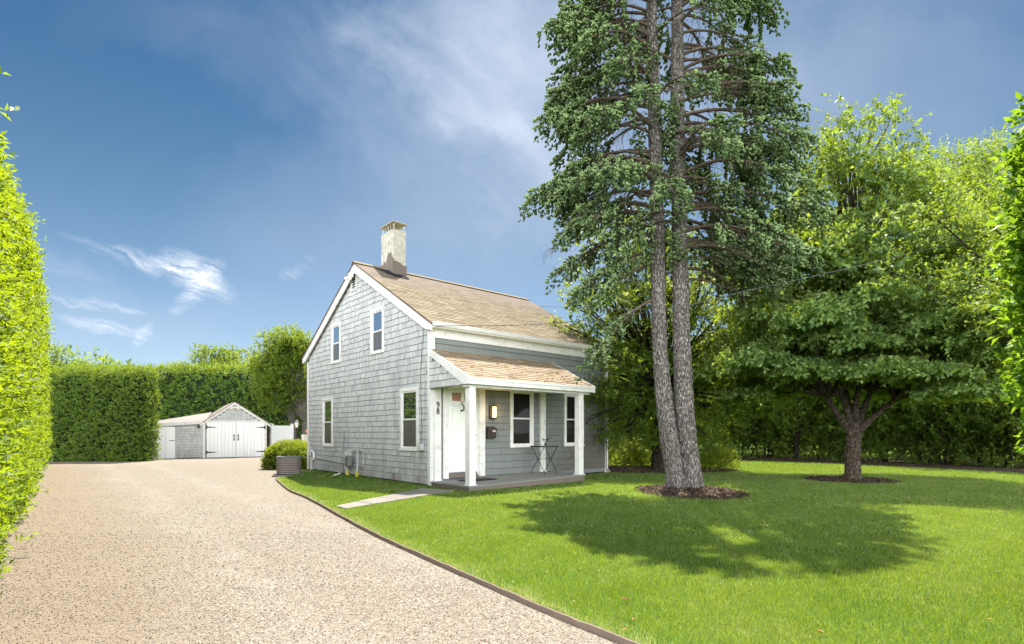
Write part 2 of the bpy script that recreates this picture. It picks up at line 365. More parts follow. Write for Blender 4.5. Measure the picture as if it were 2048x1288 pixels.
class MB:
    def __init__(s, fn=None): s.v = []; s.f = []; s.r = []; s.fn = fn or (lambda p: p)
    def add(s, vs, fs, r=.5):
        b = len(s.v); s.v += [s.fn(tuple(p)) for p in vs]; s.f += [[b+i for i in f] for f in fs]; s.r += [r]*len(fs); return s
    def box(s, a, b, r=.5):
        x0, y0, z0 = a; x1, y1, z1 = b
        return s.add([(x0, y0, z0), (x1, y0, z0), (x1, y1, z0), (x0, y1, z0), (x0, y0, z1), (x1, y0, z1), (x1, y1, z1), (x0, y1, z1)],
                     [(0, 3, 2, 1), (4, 5, 6, 7), (0, 1, 5, 4), (1, 2, 6, 5), (2, 3, 7, 6), (3, 0, 4, 7)], r)
    def prism(s, poly, ax, c0, c1, r=.5):
        """polygon (2-D list) extruded along axis ax between c0 and c1"""
        def P(p, c): q = list(p); q.insert(ax, c); return tuple(q)
        n = len(poly)
        return s.add([P(p, c0) for p in poly]+[P(p, c1) for p in poly],
                     [tuple(range(n)), tuple(range(2*n-1, n-1, -1))]+[(i, (i+1) % n, n+(i+1) % n, n+i) for i in range(n)], r)
    def tube(s, pts, rad, seg=8, r=.5, caps=True):
        pts = [Vector(p) for p in pts]; n = len(pts)
        rad = [rad]*n if not hasattr(rad, '__len__') else rad
        vs = []; ref = None
        for i, p in enumerate(pts):
            t = (pts[min(i+1, n-1)]-pts[max(i-1, 0)]).normalized()
            if ref is None: ref = t.orthogonal().normalized()
            u = (ref-t*ref.dot(t)).normalized(); ref = u; w = t.cross(u)
            for k in range(seg):
                a = 2*math.pi*k/seg; vs.append(p+(u*math.cos(a)+w*math.sin(a))*rad[i])
        fs = [(i*seg+k, i*seg+(k+1) % seg, (i+1)*seg+(k+1) % seg, (i+1)*seg+k) for i in range(n-1) for k in range(seg)]
        if caps: fs += [tuple(range(seg-1, -1, -1)), tuple((n-1)*seg+k for k in range(seg))]
        return s.add(vs, fs, r)
    def lathe(s, c, prof, seg=20, r=.5):
        vs = [(c[0]+q*math.cos(2*math.pi*k/seg), c[1]+q*math.sin(2*math.pi*k/seg), c[2]+z) for q, z in prof for k in range(seg)]
        n = len(prof)
        fs = [(i*seg+k, i*seg+(k+1) % seg, (i+1)*seg+(k+1) % seg, (i+1)*seg+k) for i in range(n-1) for k in range(seg)]
        fs += [tuple(range(seg-1, -1, -1)), tuple((n-1)*seg+k for k in range(seg))]
        return s.add(vs, fs, r)
    def build(s, name, mat, parent=None, bevel=0, smooth=False):
        me = bpy.data.meshes.new(name); me.from_pydata([tuple(p) for p in s.v], [], s.f)
        a = me.attributes.new('rnd', 'FLOAT', 'FACE'); a.data.foreach_set('value', np.array(s.r, np.float32))
        bm = bmesh.new(); bm.from_mesh(me); bmesh.ops.recalc_face_normals(bm, faces=bm.faces)
        if bevel: bmesh.ops.bevel(bm, geom=list(bm.edges), offset=bevel, segments=1, affect='EDGES', clamp_overlap=True)
        bm.to_mesh(me); bm.free()
        if smooth:
            for p in me.polygons: p.use_smooth = True
        me.materials.append(mat)
        o = bpy.data.objects.new(name, me); COL.objects.link(o); o.parent = parent
        return o
def gp(u, v, z=0.0):
    """photo pixel -> point on the level z"""
    D = (CH-z)*F/(v-HY); return ((u-1024)/F*D, D)
def at(u, v, D):
    return ((u-1024)/F*D, D, CH+(HY-v)/F*D)
def rotz(a): return np.array([[math.cos(a), -math.sin(a), 0], [math.sin(a), math.cos(a), 0], [0, 0, 1]])
def unit(a): return a/np.maximum(np.linalg.norm(a, axis=-1, keepdims=True), 1e-9)

# ---- leaves
def leaf_quads(P, A, N, L, Wd, fold=.25):
    A = unit(A); Sd = unit(np.cross(A, N)); Nn = unit(np.cross(Sd, A))
    L = np.asarray(L).reshape(-1, 1); Wd = np.asarray(Wd).reshape(-1, 1)
    n = len(P)
    V = np.empty((n, 4, 3)); V[:, 0] = P; V[:, 2] = P+A*L-Nn*L*.12
    V[:, 1] = P+A*L*.45+Sd*Wd*.5+Nn*Wd*fold; V[:, 3] = P+A*L*.45-Sd*Wd*.5+Nn*Wd*fold
    return V.reshape(-1, 3), np.arange(n*4).reshape(n, 4)
def shoots(rg, P, Dr, nl, slen, ll, lw, spread=1.0, up=.35):
    """each shoot at P pointing along Dr carries nl leaves"""
    n = len(P); Dr = unit(Dr)
    k = np.tile(np.linspace(.1, 1, nl), (n, 1))
    sl_ = (slen*(.6+.8*rg.random(n)))[:, None]
    base = P[:, None, :]+Dr[:, None, :]*(k*sl_)[..., None]
    rv = rg.normal(size=(n, nl, 3)); rv -= (rv*Dr[:, None, :]).sum(-1, keepdims=True)*Dr[:, None, :]; rv = unit(rv)
    A = Dr[:, None, :]*(.35+.5*k[..., None])+rv*spread; A[..., 2] += up*.3
    N = Dr[:, None, :]*.6+np.array([0, 0, up*2])+rg.normal(size=(n, nl, 3))*.35
    sz = (.5+.85*rg.random((n, nl)))*(1.15-.3*k)
    rn = np.clip(.22+.45*k+rg.normal(size=(n, nl))*.2+rg.normal(size=(n, 1))*.2, 0, 1)
    V, Fc = leaf_quads(base.reshape(-1, 3), A.reshape(-1, 3), N.reshape(-1, 3), (ll*sz).ravel(), (lw*sz).ravel())
    return V, Fc, rn.ravel()
def cat_(parts):
    Vs, Fs, Rs = [], [], []; o = 0
    for V, Fc, r in parts: Vs.append(V); Fs.append(Fc+o); Rs.append(r); o += len(V)
    return np.concatenate(Vs), np.concatenate(Fs), np.concatenate(Rs)
def blob_noise(P, sc, seed=0):
    """cheap smooth pseudo-noise, about -1..1"""
    rg = np.random.default_rng(seed); r = 0
    for i in range(5):
        k = rg.normal(size=3)*sc*(1+.7*i); r = r+np.sin(P@k+rg.random()*6.28)/(1+.35*i)
    return r/2.6
def ellipsoid_pts(rg, c, rad, n, shell=.55):
    d = unit(rg.normal(size=(n, 3))); r = shell+(1-shell)*rg.random(n)**.6
    return np.array(c)+d*np.array(rad)*r[:, None], d
def clumps(rg, cs, leaf, nl, slen, dens, up=.3, shell=.45, flat=1.0, droop=0.0):
    """cs: list of (x,y,z,rx,ry,rz) leaf masses"""
    out = []
    for c in cs:
        c = np.array(c, float); n = max(6, int(dens*(c[3]*c[4]+c[3]*c[5]+c[4]*c[5])*4.2))
        P, d = ellipsoid_pts(rg, c[:3], c[3:], n, shell)
        P = P+unit(d)*(blob_noise(P, 3.0, 5)*.12*c[3])[:, None]
        keep = blob_noise(P, 2.2, 11) > -.42
        P, d = P[keep], d[keep]
        Dr = d*np.array([1, 1, flat])+rg.normal(size=P.shape)*.45; Dr[:, 2] += up-droop*(np.linalg.norm(d[:, :2], axis=1))
        out.append(shoots(rg, P, Dr, nl, slen, leaf[0], leaf[1], 1.0, up+.2))
    return cat_(out)

# ================================================================== THE SETTING
edge_px = [(553.7, 961.5), (577.6, 982), (613.5, 997.4), (669.9, 1028.2), (724.6, 1058.9), (779.2, 1086.3), (847.6, 1117), (915.9, 1147.8), (984.3, 1178.5), (1052.7, 1209.3), (1138.1, 1245.2), (1239.9, 1286.2)]
edge = [gp(u, v) for u, v in edge_px]
edge += [(1.25, 2.55), (2.1, 1.4), (3.4, 0), (5, -1.6)]
edge = [(-6.42, 14.95), (-6.36, 14.7)]+edge
LAWN_Z = .035
def smooth_poly(pts, n=4):
    P = np.array(pts); out = []
    for i in range(len(P)-1):
        p0 = P[max(i-1, 0)]; p1 = P[i]; p2 = P[i+1]; p3 = P[min(i+2, len(P)-1)]
        for k in range(n):
            t = k/n; out.append(.5*((2*p1)+(-p0+p2)*t+(2*p0-5*p1+4*p2-p3)*t*t+(-p0+3*p1-3*p2+p3)*t**3))
    out.append(P[-1]); return np.array(out)
edge_s = smooth_poly(edge)
def flat(name, poly, z, mat, kind='structure'):
    bm = bmesh.new(); vs = [bm.verts.new((x, y, z)) for x, y in poly]; f = bm.faces.new(vs)
    bmesh.ops.triangulate(bm, faces=[f]); bmesh.ops.recalc_face_normals(bm, faces=bm.faces)
    if bm.faces and sum(q.normal.z for q in bm.faces) < 0: bmesh.ops.reverse_faces(bm, faces=bm.faces)
    me = bpy.data.meshes.new(name); bm.to_mesh(me); bm.free(); me.materials.append(mat)
    o = bpy.data.objects.new(name, me); COL.objects.link(o); return tag(o, kind=kind)
flat('ground', [(-500, -300), (500, -300), (500, 900), (-500, 900)], -.03, MT['lawn'])
flat('gravel_driveway', [(6, -3), (6, 2)]+[tuple(p) for p in edge_s[::-1]]+[(-6.2, 15.3), (-6.3, 17.0), (-7.2, 19.5), (-8.6, 31), (-14, 33), (-24, 27), (-22, 20), (-8, 7.9), (-1, -3)], 0, MT['gravel'])
lawn_poly = [tuple(p) for p in edge_s]+[(80, -2), (80, 70), (-2, 60), (-8.2, 24), (-7.1, 19.3), (-6.9, 18.0), (-6.35, 15.6)]
flat('lawn', lawn_poly, LAWN_Z, MT['lawn'])
# brown timber edging between gravel and lawn
def build_edging():
    P = edge_s[2:]; T = np.gradient(P, axis=0); T /= np.linalg.norm(T, axis=1)[:, None]; Nn = np.stack([-T[:, 1], T[:, 0]], 1)
    rg = np.random.default_rng(3)
    mb = MB(); n = len(P); vs = []
    for i in range(n):
        wob = .0025*rg.normal()
        a = P[i]+Nn[i]*(.008+wob); b = P[i]-Nn[i]*.010+Nn[i]*wob; zt = .043+.002*rg.normal()
        vs += [(b[0], b[1], -.02), (b[0], b[1], zt), (a[0], a[1], zt), (a[0], a[1], -.02)]
    fs = [(4*i+k, 4*i+(k+1) % 4, 4*i+4+(k+1) % 4, 4*i+4+k) for i in range(n-1) for k in range(4)]
    mb.add(vs, fs); o = mb.build('lawn_edging', MT['edging'])
    tag(o, 'thin brown edging strip curving between the gravel driveway and the lawn', 'lawn edging')
build_edging()
# mulch beds, slightly mounded and ragged
beds = []
def mulch(cx, cy, rx, ry, seed, name='mulch_bed', h=.05, chips=1500):
    rg = np.random.default_rng(seed); n = 48; vs = [(cx, cy, LAWN_Z+h)]; rings = 6
    ph = rg.random(4)*6.28
    for j in range(1, rings+1):
        for k in range(n):
            a = 2*math.pi*k/n; w = 1+.05*math.sin(3*a+ph[0])+.04*math.sin(7*a+ph[1])+.02*math.sin(13*a+ph[2])
            q = j/rings; vs.append((cx+rx*q*w*math.cos(a), cy+ry*q*w*math.sin(a), LAWN_Z+.004+h*(1-q**3)+.012*rg.normal()*(q < 1)))
    fs = [(0, 1+k, 1+(k+1) % n) for k in range(n)]+[(1+(j-1)*n+k, 1+j*n+k, 1+j*n+(k+1) % n, 1+(j-1)*n+(k+1) % n) for j in range(1, rings) for k in range(n)]
    mb = MB(); mb.add(vs, fs)
    for _ in range(chips):
        a = rg.random()*6.28; q = math.sqrt(rg.random())*1.02; x = cx+rx*q*math.cos(a); y = cy+ry*q*math.sin(a); z = LAWN_Z+.01+h*(1-min(q, 1)**3)
        b = rg.random()*6.28; l = .02+.03*rg.random(); w = .008+.008*rg.random(); t = rg.normal()*.012
        dx, dy = math.cos(b), math.sin(b)
        mb.add([(x-dx*l-dy*w, y-dy*l+dx*w, z-t), (x-dx*l+dy*w, y-dy*l-dx*w, z-t), (x+dx*l+dy*w, y+dy*l-dx*w, z+t+.008), (x+dx*l-dy*w, y+dy*l+dx*w, z+t+.012)], [(0, 1, 2, 3)])
    tag(mb.build(name, MT['mulch']), kind='structure'); beds.append((cx, cy, rx, ry))
mulch(3.75, 11.50, 1.09, 1.42, 1, chips=2600, h=.025)
mulch(8.85, 14.25, 1.10, 1.10, 2, chips=1800, h=.02)
mulch(4.6, 18.3, 2.9, 1.9, 3, chips=2600)

# ================================================================== THE HOUSE
HX, HD, HYAW = -1.894, 12.626, .713
WD, LE = 7.647, 6.342                 # gable width, front length
def loc2w(s, t): c, q = math.cos(HYAW), math.sin(HYAW); return (HX+s*c-t*q, HD+s*q+t*c)
house = empty('house', (HX, HD, 0), HYAW, 'two storey grey shingled cottage with tan roof, white chimney and front porch', 'house')
ZW = 3.72; ZP = 5.97; HALF = WD/2; SL = (6.12-3.84)/(HALF+.2)
def roofz(t): return 3.84+SL*(t+.2) if t <= HALF else 3.84+SL*(WD+.2-t)
gm = lambda p: (-p[1], p[0], p[2])    # gable wall frame: (along, outward, up)
fm = lambda p: (p[0], -p[1], p[2])    # front wall frame
mb = MB()
zc = lambda t: roofz(t)-.10
mb.prism([(0, .08), (WD, .08), (WD, zc(WD)), (HALF, zc(HALF)), (0, zc(0))], 0, 0, LE)
mb.build('wall', MT['wall_base'], house)
G_WIN = [(.50, 1.365, .849, 2.382), (5.557, 6.359, .849, 2.382), (2.233, 2.988, 3.403, 4.622), (4.967, 5.666, 3.403, 4.622)]
F_WIN = [(2.424, 3.253, .897, 2.432), (4.452, 5.28, .897, 2.432)]
def shingle_field(mb, a0f, a1f, z0, z1, course, wmin, wmax, skips, seed, th=.016, zov=.012, jit=.005, gap=.004, butt=.011):
    rg = np.random.default_rng(seed); z = z0; row = 0
    while z < z1-.02:
        h = course*(1+.05*rg.normal()); zt = min(z+h, z1)
        zm = min(z+h*.9, z1)
        a0, a1 = a0f(zm), a1f(zm)
        if a1-a0 > .05:
            a = a0-rg.random()*wmin*.0; rowc = rg.normal()*.06
            while a < a1-.005:
                w = wmin+(wmax-wmin)*rg.random()**1.4; b = min(a+w, a1)
                if a1-b < wmin*.5: b = a1
                j = rg.normal()*jit; t = th*(.8+.5*rg.random()); tw = rg.normal()*.002; g_ = gap*(.3+rg.random())
                r_ = float(np.clip(.5+rg.normal()*.24+rowc, .07, 1)); pieces = [(a+g_, b-g_, z+j, zt+zov, True)]
                for q in skips:
                    nxt = []
                    for (u0, u1, w0, w1, bt) in pieces:
                        if u1 <= q[0] or u0 >= q[1] or w1 <= q[2] or w0 >= q[3]: nxt.append((u0, u1, w0, w1, bt)); continue
                        if u0 < q[0]: nxt.append((u0, q[0], w0, w1, bt))
                        if u1 > q[1]: nxt.append((q[1], u1, w0, w1, bt))
                        m0, m1 = max(u0, q[0]), min(u1, q[1])
                        if w0 < q[2]: nxt.append((m0, m1, w0, q[2], bt))
                        if w1 > q[3]: nxt.append((m0, m1, q[3], w1, False))
                    pieces = nxt
                for (u0, u1, w0, w1, bt) in pieces:
                    if u1-u0 < .004 or w1-w0 < .014: continue
                    e_ = butt if bt else .001
                    mb.add([(u0, 0, w0), (u1, 0, w0+tw), (u1, t, w0+tw), (u0, t, w0), (u0, 0, w1), (u1, 0, w1), (u1, .005, w1), (u0, .005, w1)], [(0, 1, 2, 3), (0, 3, 7, 4), (1, 5, 6, 2), (4, 7, 6, 5)], 0.0)  # edge faces coloured dark as painted shade of the gaps, with dirt
                    # the grey face and, along its butt, a narrow dark strip: course shadow painted in, with dirt
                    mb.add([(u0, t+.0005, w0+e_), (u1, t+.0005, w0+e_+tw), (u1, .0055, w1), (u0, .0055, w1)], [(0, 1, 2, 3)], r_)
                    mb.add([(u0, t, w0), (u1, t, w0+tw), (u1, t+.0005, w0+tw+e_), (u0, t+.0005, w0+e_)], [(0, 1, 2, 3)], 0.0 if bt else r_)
                a = b
        z = zt; row += 1
zinv = lambda z, k: max(0, (z-(3.84-.06)-SL*.2)/SL+k)
mb = MB(gm)
def ga0(z): return .075 if z < roofz(0)-.1 else max(.075, (z+.14-3.84)/SL-.2)
def ga1(z): return WD-.075 if z < roofz(0)-.1 else min(WD-.075, WD-((z+.14-3.84)/SL-.2))
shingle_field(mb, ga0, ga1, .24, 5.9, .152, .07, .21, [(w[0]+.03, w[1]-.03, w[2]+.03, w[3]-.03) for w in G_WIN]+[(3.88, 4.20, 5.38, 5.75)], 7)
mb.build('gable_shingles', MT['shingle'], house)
mb = MB(fm)
DOOR = (.33, 1.57, .19, 2.45)
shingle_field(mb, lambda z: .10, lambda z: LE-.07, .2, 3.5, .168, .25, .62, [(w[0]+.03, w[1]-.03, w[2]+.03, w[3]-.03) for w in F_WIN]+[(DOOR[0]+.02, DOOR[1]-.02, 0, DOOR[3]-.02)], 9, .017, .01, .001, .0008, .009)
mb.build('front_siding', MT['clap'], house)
# base boards, corner boards, frieze
rgk = np.random.default_rng(5)
mb = MB(gm); a = .08
while a < WD-.08:
    b = min(a+.11+.1*rgk.random(), WD-.08); mb.box((a, .0, .075), (b-.003, .022+.003*rgk.random(), .235), rgk.random()*.8); a = b
mb.build('base_course', MT['shingle'], house)
mb = MB(gm); mb.box((-.03, .0, .06), (.075, .032, 3.66)); mb.build('corner_board', MT['white2'], house)
mb = MB(fm); mb.box((-.029, .0, .06), (.10, .031, 3.72)); mb.build('corner_board', MT['white2'], house)
mb = MB(gm); mb.box((WD-.075, 0, .06), (WD+.03, .032, 3.64)); mb.build('corner_board', MT['white2'], house)
mb = MB(fm); mb.box((LE-.07, .0, .06), (LE+.03, .031, 3.50)); mb.build('corner_board', MT['white2'], house)
mb = MB(fm); mb.box((.10, 0, 3.499), (LE+.05, .036, 3.74)); mb.build('frieze', MT['white'], house)
mb = MB(fm); mb.box((-.06, 0, 3.70), (LE+.16, .22, 3.745)); mb.build('soffit', MT['soffit'], house)
mb = MB(fm); mb.prism([(.222, 3.715), (.255, 3.73), (.275, 3.80), (.275, 3.825), (.222, 3.825)], 0, -.10, LE+.2); mb.build('gutter', MT['white2'], house)
mb = MB(); mb.tube([(LE-.03, -.06, 3.6), (LE-.03, -.06, .15), (LE+.02, -.12, .07)], .035, 8); mb.box((LE-.08, -.03, 1.15), (LE+.02, -.1, 1.17)); mb.build('downspout', MT['metal'], house)
# roof: deck slab, shingles, ridge, rake boards
X0, X1 = -.13, LE+.21
mb = MB()
mb.prism([(-.24, roofz(-.24)-.03), (HALF, roofz(HALF)-.01), (WD+.24, roofz(-.24)-.03), (WD+.24, roofz(-.24)-.075), (HALF, roofz(HALF)-.06), (-.24, roofz(-.24)-.075)], 0, X0, X1)
roof = mb.build('roof', MT['brownroof'], house)
def roof_shingles(name, P0, dirc, nrm, length, run, mat, seed, course=.135, tab=.3, parent=None, jag=.0):
    P0 = Vector(P0); c = Vector(dirc).normalized(); nn = Vector(nrm).normalized(); rg = np.random.default_rng(seed)
    mb = MB(lambda p: tuple(P0+Vector((1, 0, 0))*p[0]+c*p[1]+nn*p[2])); k = 0; y = 0.0
    while y < run-.02:
        a = -tab*rg.random(); y1 = min(y+course+.03, run)
        while a < length:
            w = tab*(.55+.9*rg.random()); x0, x1_ = max(a, 0)+.002, min(a+w, length)-.002
            if x1_ > x0+.01:
                j = rg.normal()*.004; h = .009+.006*rg.random()
                lift = .004
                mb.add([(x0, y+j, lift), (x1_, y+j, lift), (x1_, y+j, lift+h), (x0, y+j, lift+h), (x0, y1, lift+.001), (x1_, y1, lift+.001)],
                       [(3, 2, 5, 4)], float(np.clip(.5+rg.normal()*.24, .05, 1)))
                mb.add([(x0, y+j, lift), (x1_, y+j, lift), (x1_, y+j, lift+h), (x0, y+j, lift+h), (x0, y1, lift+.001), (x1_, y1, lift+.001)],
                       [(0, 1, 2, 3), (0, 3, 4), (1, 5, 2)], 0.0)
            a += w
        y += course; k += 1
    return mb.build(name, mat, parent)
ca = math.atan(SL); run = (HALF+.24)/math.cos(ca)
roof_shingles('roof_covering', (X0-.01, -.25, roofz(-.25)-.028), (0, math.cos(ca), math.sin(ca)), (0, -math.sin(ca), math.cos(ca)), X1-X0+.02, run+.01, MT['roof'], 21, parent=house)
roof_shingles('roof_covering', (X0-.01, WD+.25, roofz(-.25)-.028), (0, -math.cos(ca), math.sin(ca)), (0, math.sin(ca), math.cos(ca)), X1-X0+.02, run+.01, MT['roof'], 22, parent=house)
mb = MB(); zr = roofz(HALF)
mb.prism([(HALF-.13, zr-.045), (HALF, zr+.032), (HALF+.13, zr-.045), (HALF+.13, zr-.06), (HALF, zr+.012), (HALF-.13, zr-.06)], 0, X0-.02, X1+.02)
mb.build('roof_ridge', MT['roof'], house)
for sgn in (0, 1):
    f = (lambda t: t) if sgn == 0 else (lambda t: WD-t)
    for xx, nm in ((X0, 'rake_board'), (X1-.03, 'rake_board')):
        mb = MB(); t0 = -.22; z0 = roofz(t0)-.078; z1 = roofz(HALF)-.062
        poly = [(f(t0), z0), (f(HALF), z1), (f(HALF), z1-.24), (f(.02), roofz(.02)-.078-.22), (f(t0), z0-.13)]
        mb.prism(poly, 0, xx+.012, xx+.042); mb.build(nm, MT['white2'], house)
    mb = MB(); poly = [(f(-.2), roofz(-.2)-.10), (f(HALF), roofz(HALF)-.085), (f(HALF), roofz(HALF)-.14), (f(-.2), roofz(-.2)-.15)]
    mb.prism(poly, 0, X0+.045, -.0015); mb.build('rake_soffit', MT['soffit'], house)
# gable vent
mb = MB(gm); mb.box((3.86, .0, 5.40), (3.90, .04, 5.76)); mb.box((4.18, 0, 5.40), (4.22, .04, 5.76)); mb.box((3.86, 0, 5.36), (4.22, .045, 5.40)); v_ = mb.build('gable_vent', MT['white2'], house)
mb = MB(gm)
for k in range(5):
    z = 5.425+k*.066; mb.add([(3.90, .004, z+.03), (4.18, .004, z+.03), (4.18, .036, z), (3.90, .036, z), (3.90, .004, z+.04), (4.18, .004, z+.04), (4.18, .036, z+.01), (3.90, .036, z+.01)], [(0, 1, 2, 3), (4, 5, 6, 7), (3, 2, 6, 7), (0, 1, 5, 4)])
mb.build('louver', MT['white2'], v_); mb = MB(gm); mb.box((3.901, 0, 5.401), (4.179, .003, 5.76)); mb.build('vent_back', MT['black'], v_)
# floodlight at the peak
mb = MB(); mb.box((X0-.10, HALF+.05, 5.70), (X0+.01, HALF+.16, 5.80)); mb.tube([(X0-.05, HALF+.1, 5.73), (X0-.13, HALF+.24, 5.66)], [.035, .055], 10)
mb.tube([(X0-.05, HALF+.12, 5.73), (X0-.10, HALF+.02, 5.64)], [.03, .05], 10); mb.build('floodlight', MT['soffit'], house)

def window(mp, w, hdr_dir=1, refl='glass2', low='screen'):
    a0, a1, z0, z1 = w
    c = .085 if a1-a0 > .72 else .075
    mb = MB(mp)                       # outer casing
    mb.box((a0, .0, z0+.055), (a0+c, .036, z1-c)); mb.box((a1-c, .0, z0+.055), (a1, .036, z1-c)); mb.box((a0-.01, 0, z1-c), (a1+.01, .042, z1)); mb.box((a0, 0, z0+.02), (a1, .03, z0+.055))
    wn = mb.build('window', MT['white'], house)
    mb = MB(mp); mb.box((a0-.012, 0, z0-.012), (a1+.012, .06, z0+.02)); mb.build('sill', MT['white'], wn)
    i0, i1, j0, j1 = a0+c, a1-c, z0+.055, z1-c; mid = (j0+j1)/2
    for lo, hi, bo, gm_, nm in ((mid-.012, j1, .016, refl, 'sash'), (j0, mid+.02, .008, low, 'sash')):
        e = .036; mb = MB(mp)
        mb.box((i0, -.002, lo), (i0+e, bo, hi)); mb.box((i1-e, -.002, lo), (i1, bo, hi)); mb.box((i0+e, -.002, hi-e), (i1-e, bo, hi)); mb.box((i0+e, -.002, lo), (i1-e, bo, lo+e))
        mb.build('sash', MT['white'], wn)
        mb = MB(mp); mb.box((i0+e, -.01, lo+e), (i1-e, .003, hi-e)); mb.build('pane', MT[gm_], wn)
    return wn
window(gm, G_WIN[0]); window(gm, G_WIN[1]); window(gm, G_WIN[2]); window(gm, G_WIN[3])
window(fm, F_WIN[0], refl='glass', low='glass'); window(fm, F_WIN[1], refl='glass', low='glass')

# chimney
CS0, CS1, CT0, CT1, CZ = .93, 1.33, 3.45, 4.20, 7.22
def rough_box(name, lo, hi, mat, parent, seed, amp=.008, div=(5, 8, 22)):
    bm = bmesh.new(); bmesh.ops.create_cube(bm, size=1)
    bmesh.ops.subdivide_edges(bm, edges=bm.edges, cuts=6, use_grid_fill=True)
    rg = np.random.default_rng(seed)
    for v in bm.verts:
        p = np.array([[lo[i]+(v.co[i]+.5)*(hi[i]-lo[i]) for i in range(3)]])
        v.co = Vector(p[0])+Vector((float(blob_noise(p, 7, seed)[0]), float(blob_noise(p, 8, seed+1)[0]), 0))*amp+Vector(rg.normal(size=3)*amp*.3)
    me = bpy.data.meshes.new(name); bm.to_mesh(me); bm.free(); me.materials.append(mat)
    o = bpy.data.objects.new(name, me); COL.objects.link(o); o.parent = parent; return o
chim = rough_box('chimney', (CS0, CT0, 5.55), (CS1, CT1, CZ), MT['stucco'], house, 4)
mb = MB(); rg = np.random.default_rng(8)   # bare mortar skirt with a ragged top edge, left and front faces
for fc in ('front', 'left'):
    n = 14; L_ = (CS0-.02, CS1+.02) if fc == 'front' else (CT0-.02, CT1+.02); vs = []
    for k in range(n+1):
        q = L_[0]+(L_[1]-L_[0])*k/n
        t = q if fc == 'left' else CT0
        zb = roofz(min(t, WD-t) if t > HALF else t)-.04
        zt = (6.28+.05*rg.normal()-.25*k/n*0) if fc == 'front' else (6.33+.22*math.exp(-((k-4)/3.2)**2)+.03*rg.normal())
        if fc == 'front': zt = 6.30-.13*k/n+.025*rg.normal()
        for o_ in (.022, -.02):
            for zz in (zb, zt): vs.append((q, CT0-o_, zz) if fc == 'front' else (CS0-o_, q, zz))
    fs = []
    for k in range(n):
        b = 4*k; fs += [(b, b+4, b+5, b+1), (b+1, b+5, b+7, b+3), (b+2, b+3, b+7, b+6)]
    mb.add(vs, fs)
mb.build('mortar_skirt', MT['mortar'], chim)
mb = MB(); 
def rp(s, t, o): return (s, t, roofz(t)+o)
mb.add([rp(.42, HALF-.02, .012), rp(.62, 3.35, .012), rp(.80, 3.16, .012), rp(1.25, 3.12, .012), rp(1.33, 3.26, .012), rp(1.31, 3.46, .014), rp(.95, 3.46, .016), rp(.93, HALF-.02, .014)], [(0, 1, 2, 3, 4, 5, 6, 7)])
mb.build('flashing', MT['flash'], house)
mb = MB(); e = .05; zt = CZ+.21
mb.add([(CS0-e, CT0-e, zt), (CS1+e, CT0-e, zt), (CS1+e, CT1+e, zt), (CS0-e, CT1+e, zt), ((CS0+CS1)/2, (CT0+CT1)/2, zt+.07),
        (CS0-e, CT0-e, zt-.012), (CS1+e, CT0-e, zt-.012), (CS1+e, CT1+e, zt-.012), (CS0-e, CT1+e, zt-.012)], [(0, 1, 4), (1, 2, 4), (2, 3, 4), (3, 0, 4), (5, 6, 1, 0), (6, 7, 2, 1), (7, 8, 3, 2), (8, 5, 0, 3), (5, 8, 7, 6)])
cp = mb.build('chimney_cap', MT['cap'], chim)
mb = MB()
for x in (CS0+.03, CS1-.03):
    for y in (CT0+.03, (CT0+CT1)/2, CT1-.03): mb.tube([(x, y, CZ-.02), (x, y, zt-.006)], .009, 5)
for k in range(5):
    y = CT0+.08+k*(CT1-CT0-.16)/4; mb.tube([(CS0+.03, y, CZ), (CS0+.03, y, zt-.03)], .0025, 3); mb.tube([(CS1-.03, y, CZ), (CS1-.03, y, zt-.03)], .0025, 3)
mb.box((CS0+.02, CT0+.02, CZ-.01), (CS0+.04, CT1-.02, CZ+.02)); mb.box((CS1-.04, CT0+.02, CZ-.01), (CS1-.02, CT1-.02, CZ+.02)); mb.build('cap_frame', MT['metal'], chim)

# ---- porch
def dz(s): return .150+.0175*s
DP = 1.52; DX = 3.68
mb = MB(); nb = 12; rg = np.random.default_rng(11)
for k in range(nb):
    t0, t1 = -DP+k*DP/nb+.002, -DP+(k+1)*DP/nb-.002
    if k == nb-1: t1 = -.0165
    r = rg.random(); mb.add([(0-.02, t0, dz(0)-.03), (DX, t0, dz(DX)-.03), (DX, t1, dz(DX)-.03), (-.02, t1, dz(0)-.03), (-.02, t0, dz(0)), (DX, t0, dz(DX)), (DX, t1, dz(DX)), (-.02, t1, dz(0))],
           [(0, 3, 2, 1), (4, 5, 6, 7), (0, 1, 5, 4), (1, 2, 6, 5), (2, 3, 7, 6), (3, 0, 4, 7)], r)
mb.build('porch_deck', MT['deck'], house)
mb = MB()
mb.add([(.0, -DP+.02, .03), (DX-.03, -DP+.02, .03), (DX-.03, -DP+.05, .03), (.0, -DP+.05, .03), (.0, -DP+.02, dz(0)-.032), (DX-.03, -DP+.02, dz(DX)-.032), (DX-.03, -DP+.05, dz(DX)-.032), (.0, -DP+.05, dz(0)-.032)],
       [(0, 3, 2, 1), (4, 5, 6, 7), (0, 1, 5, 4), (1, 2, 6, 5), (2, 3, 7, 6), (3, 0, 4, 7)])
mb.box((.0, -DP+.052, .03), (.03, -.05, dz(0)-.032)); mb.box((DX-.06, -DP+.052, .03), (DX-.03, -.05, dz(DX)-.032))
mb.build('deck_skirt', MT['deckside'], house)
PH = .081; PT = 2.36
def post(s, t, mat='white'):
    mb = MB(); mb.box((s-PH, t-PH, dz(s)+.02), (s+PH, t+PH, PT)); p = mb.build('porch_post', MT[mat], house, bevel=.004)
    mb = MB(); mb.box((s-PH-.022, t-PH-.022, dz(s)-.005), (s+PH+.022, t+PH+.022, dz(s)+.02)); mb.build('post_base', MT[mat], p)
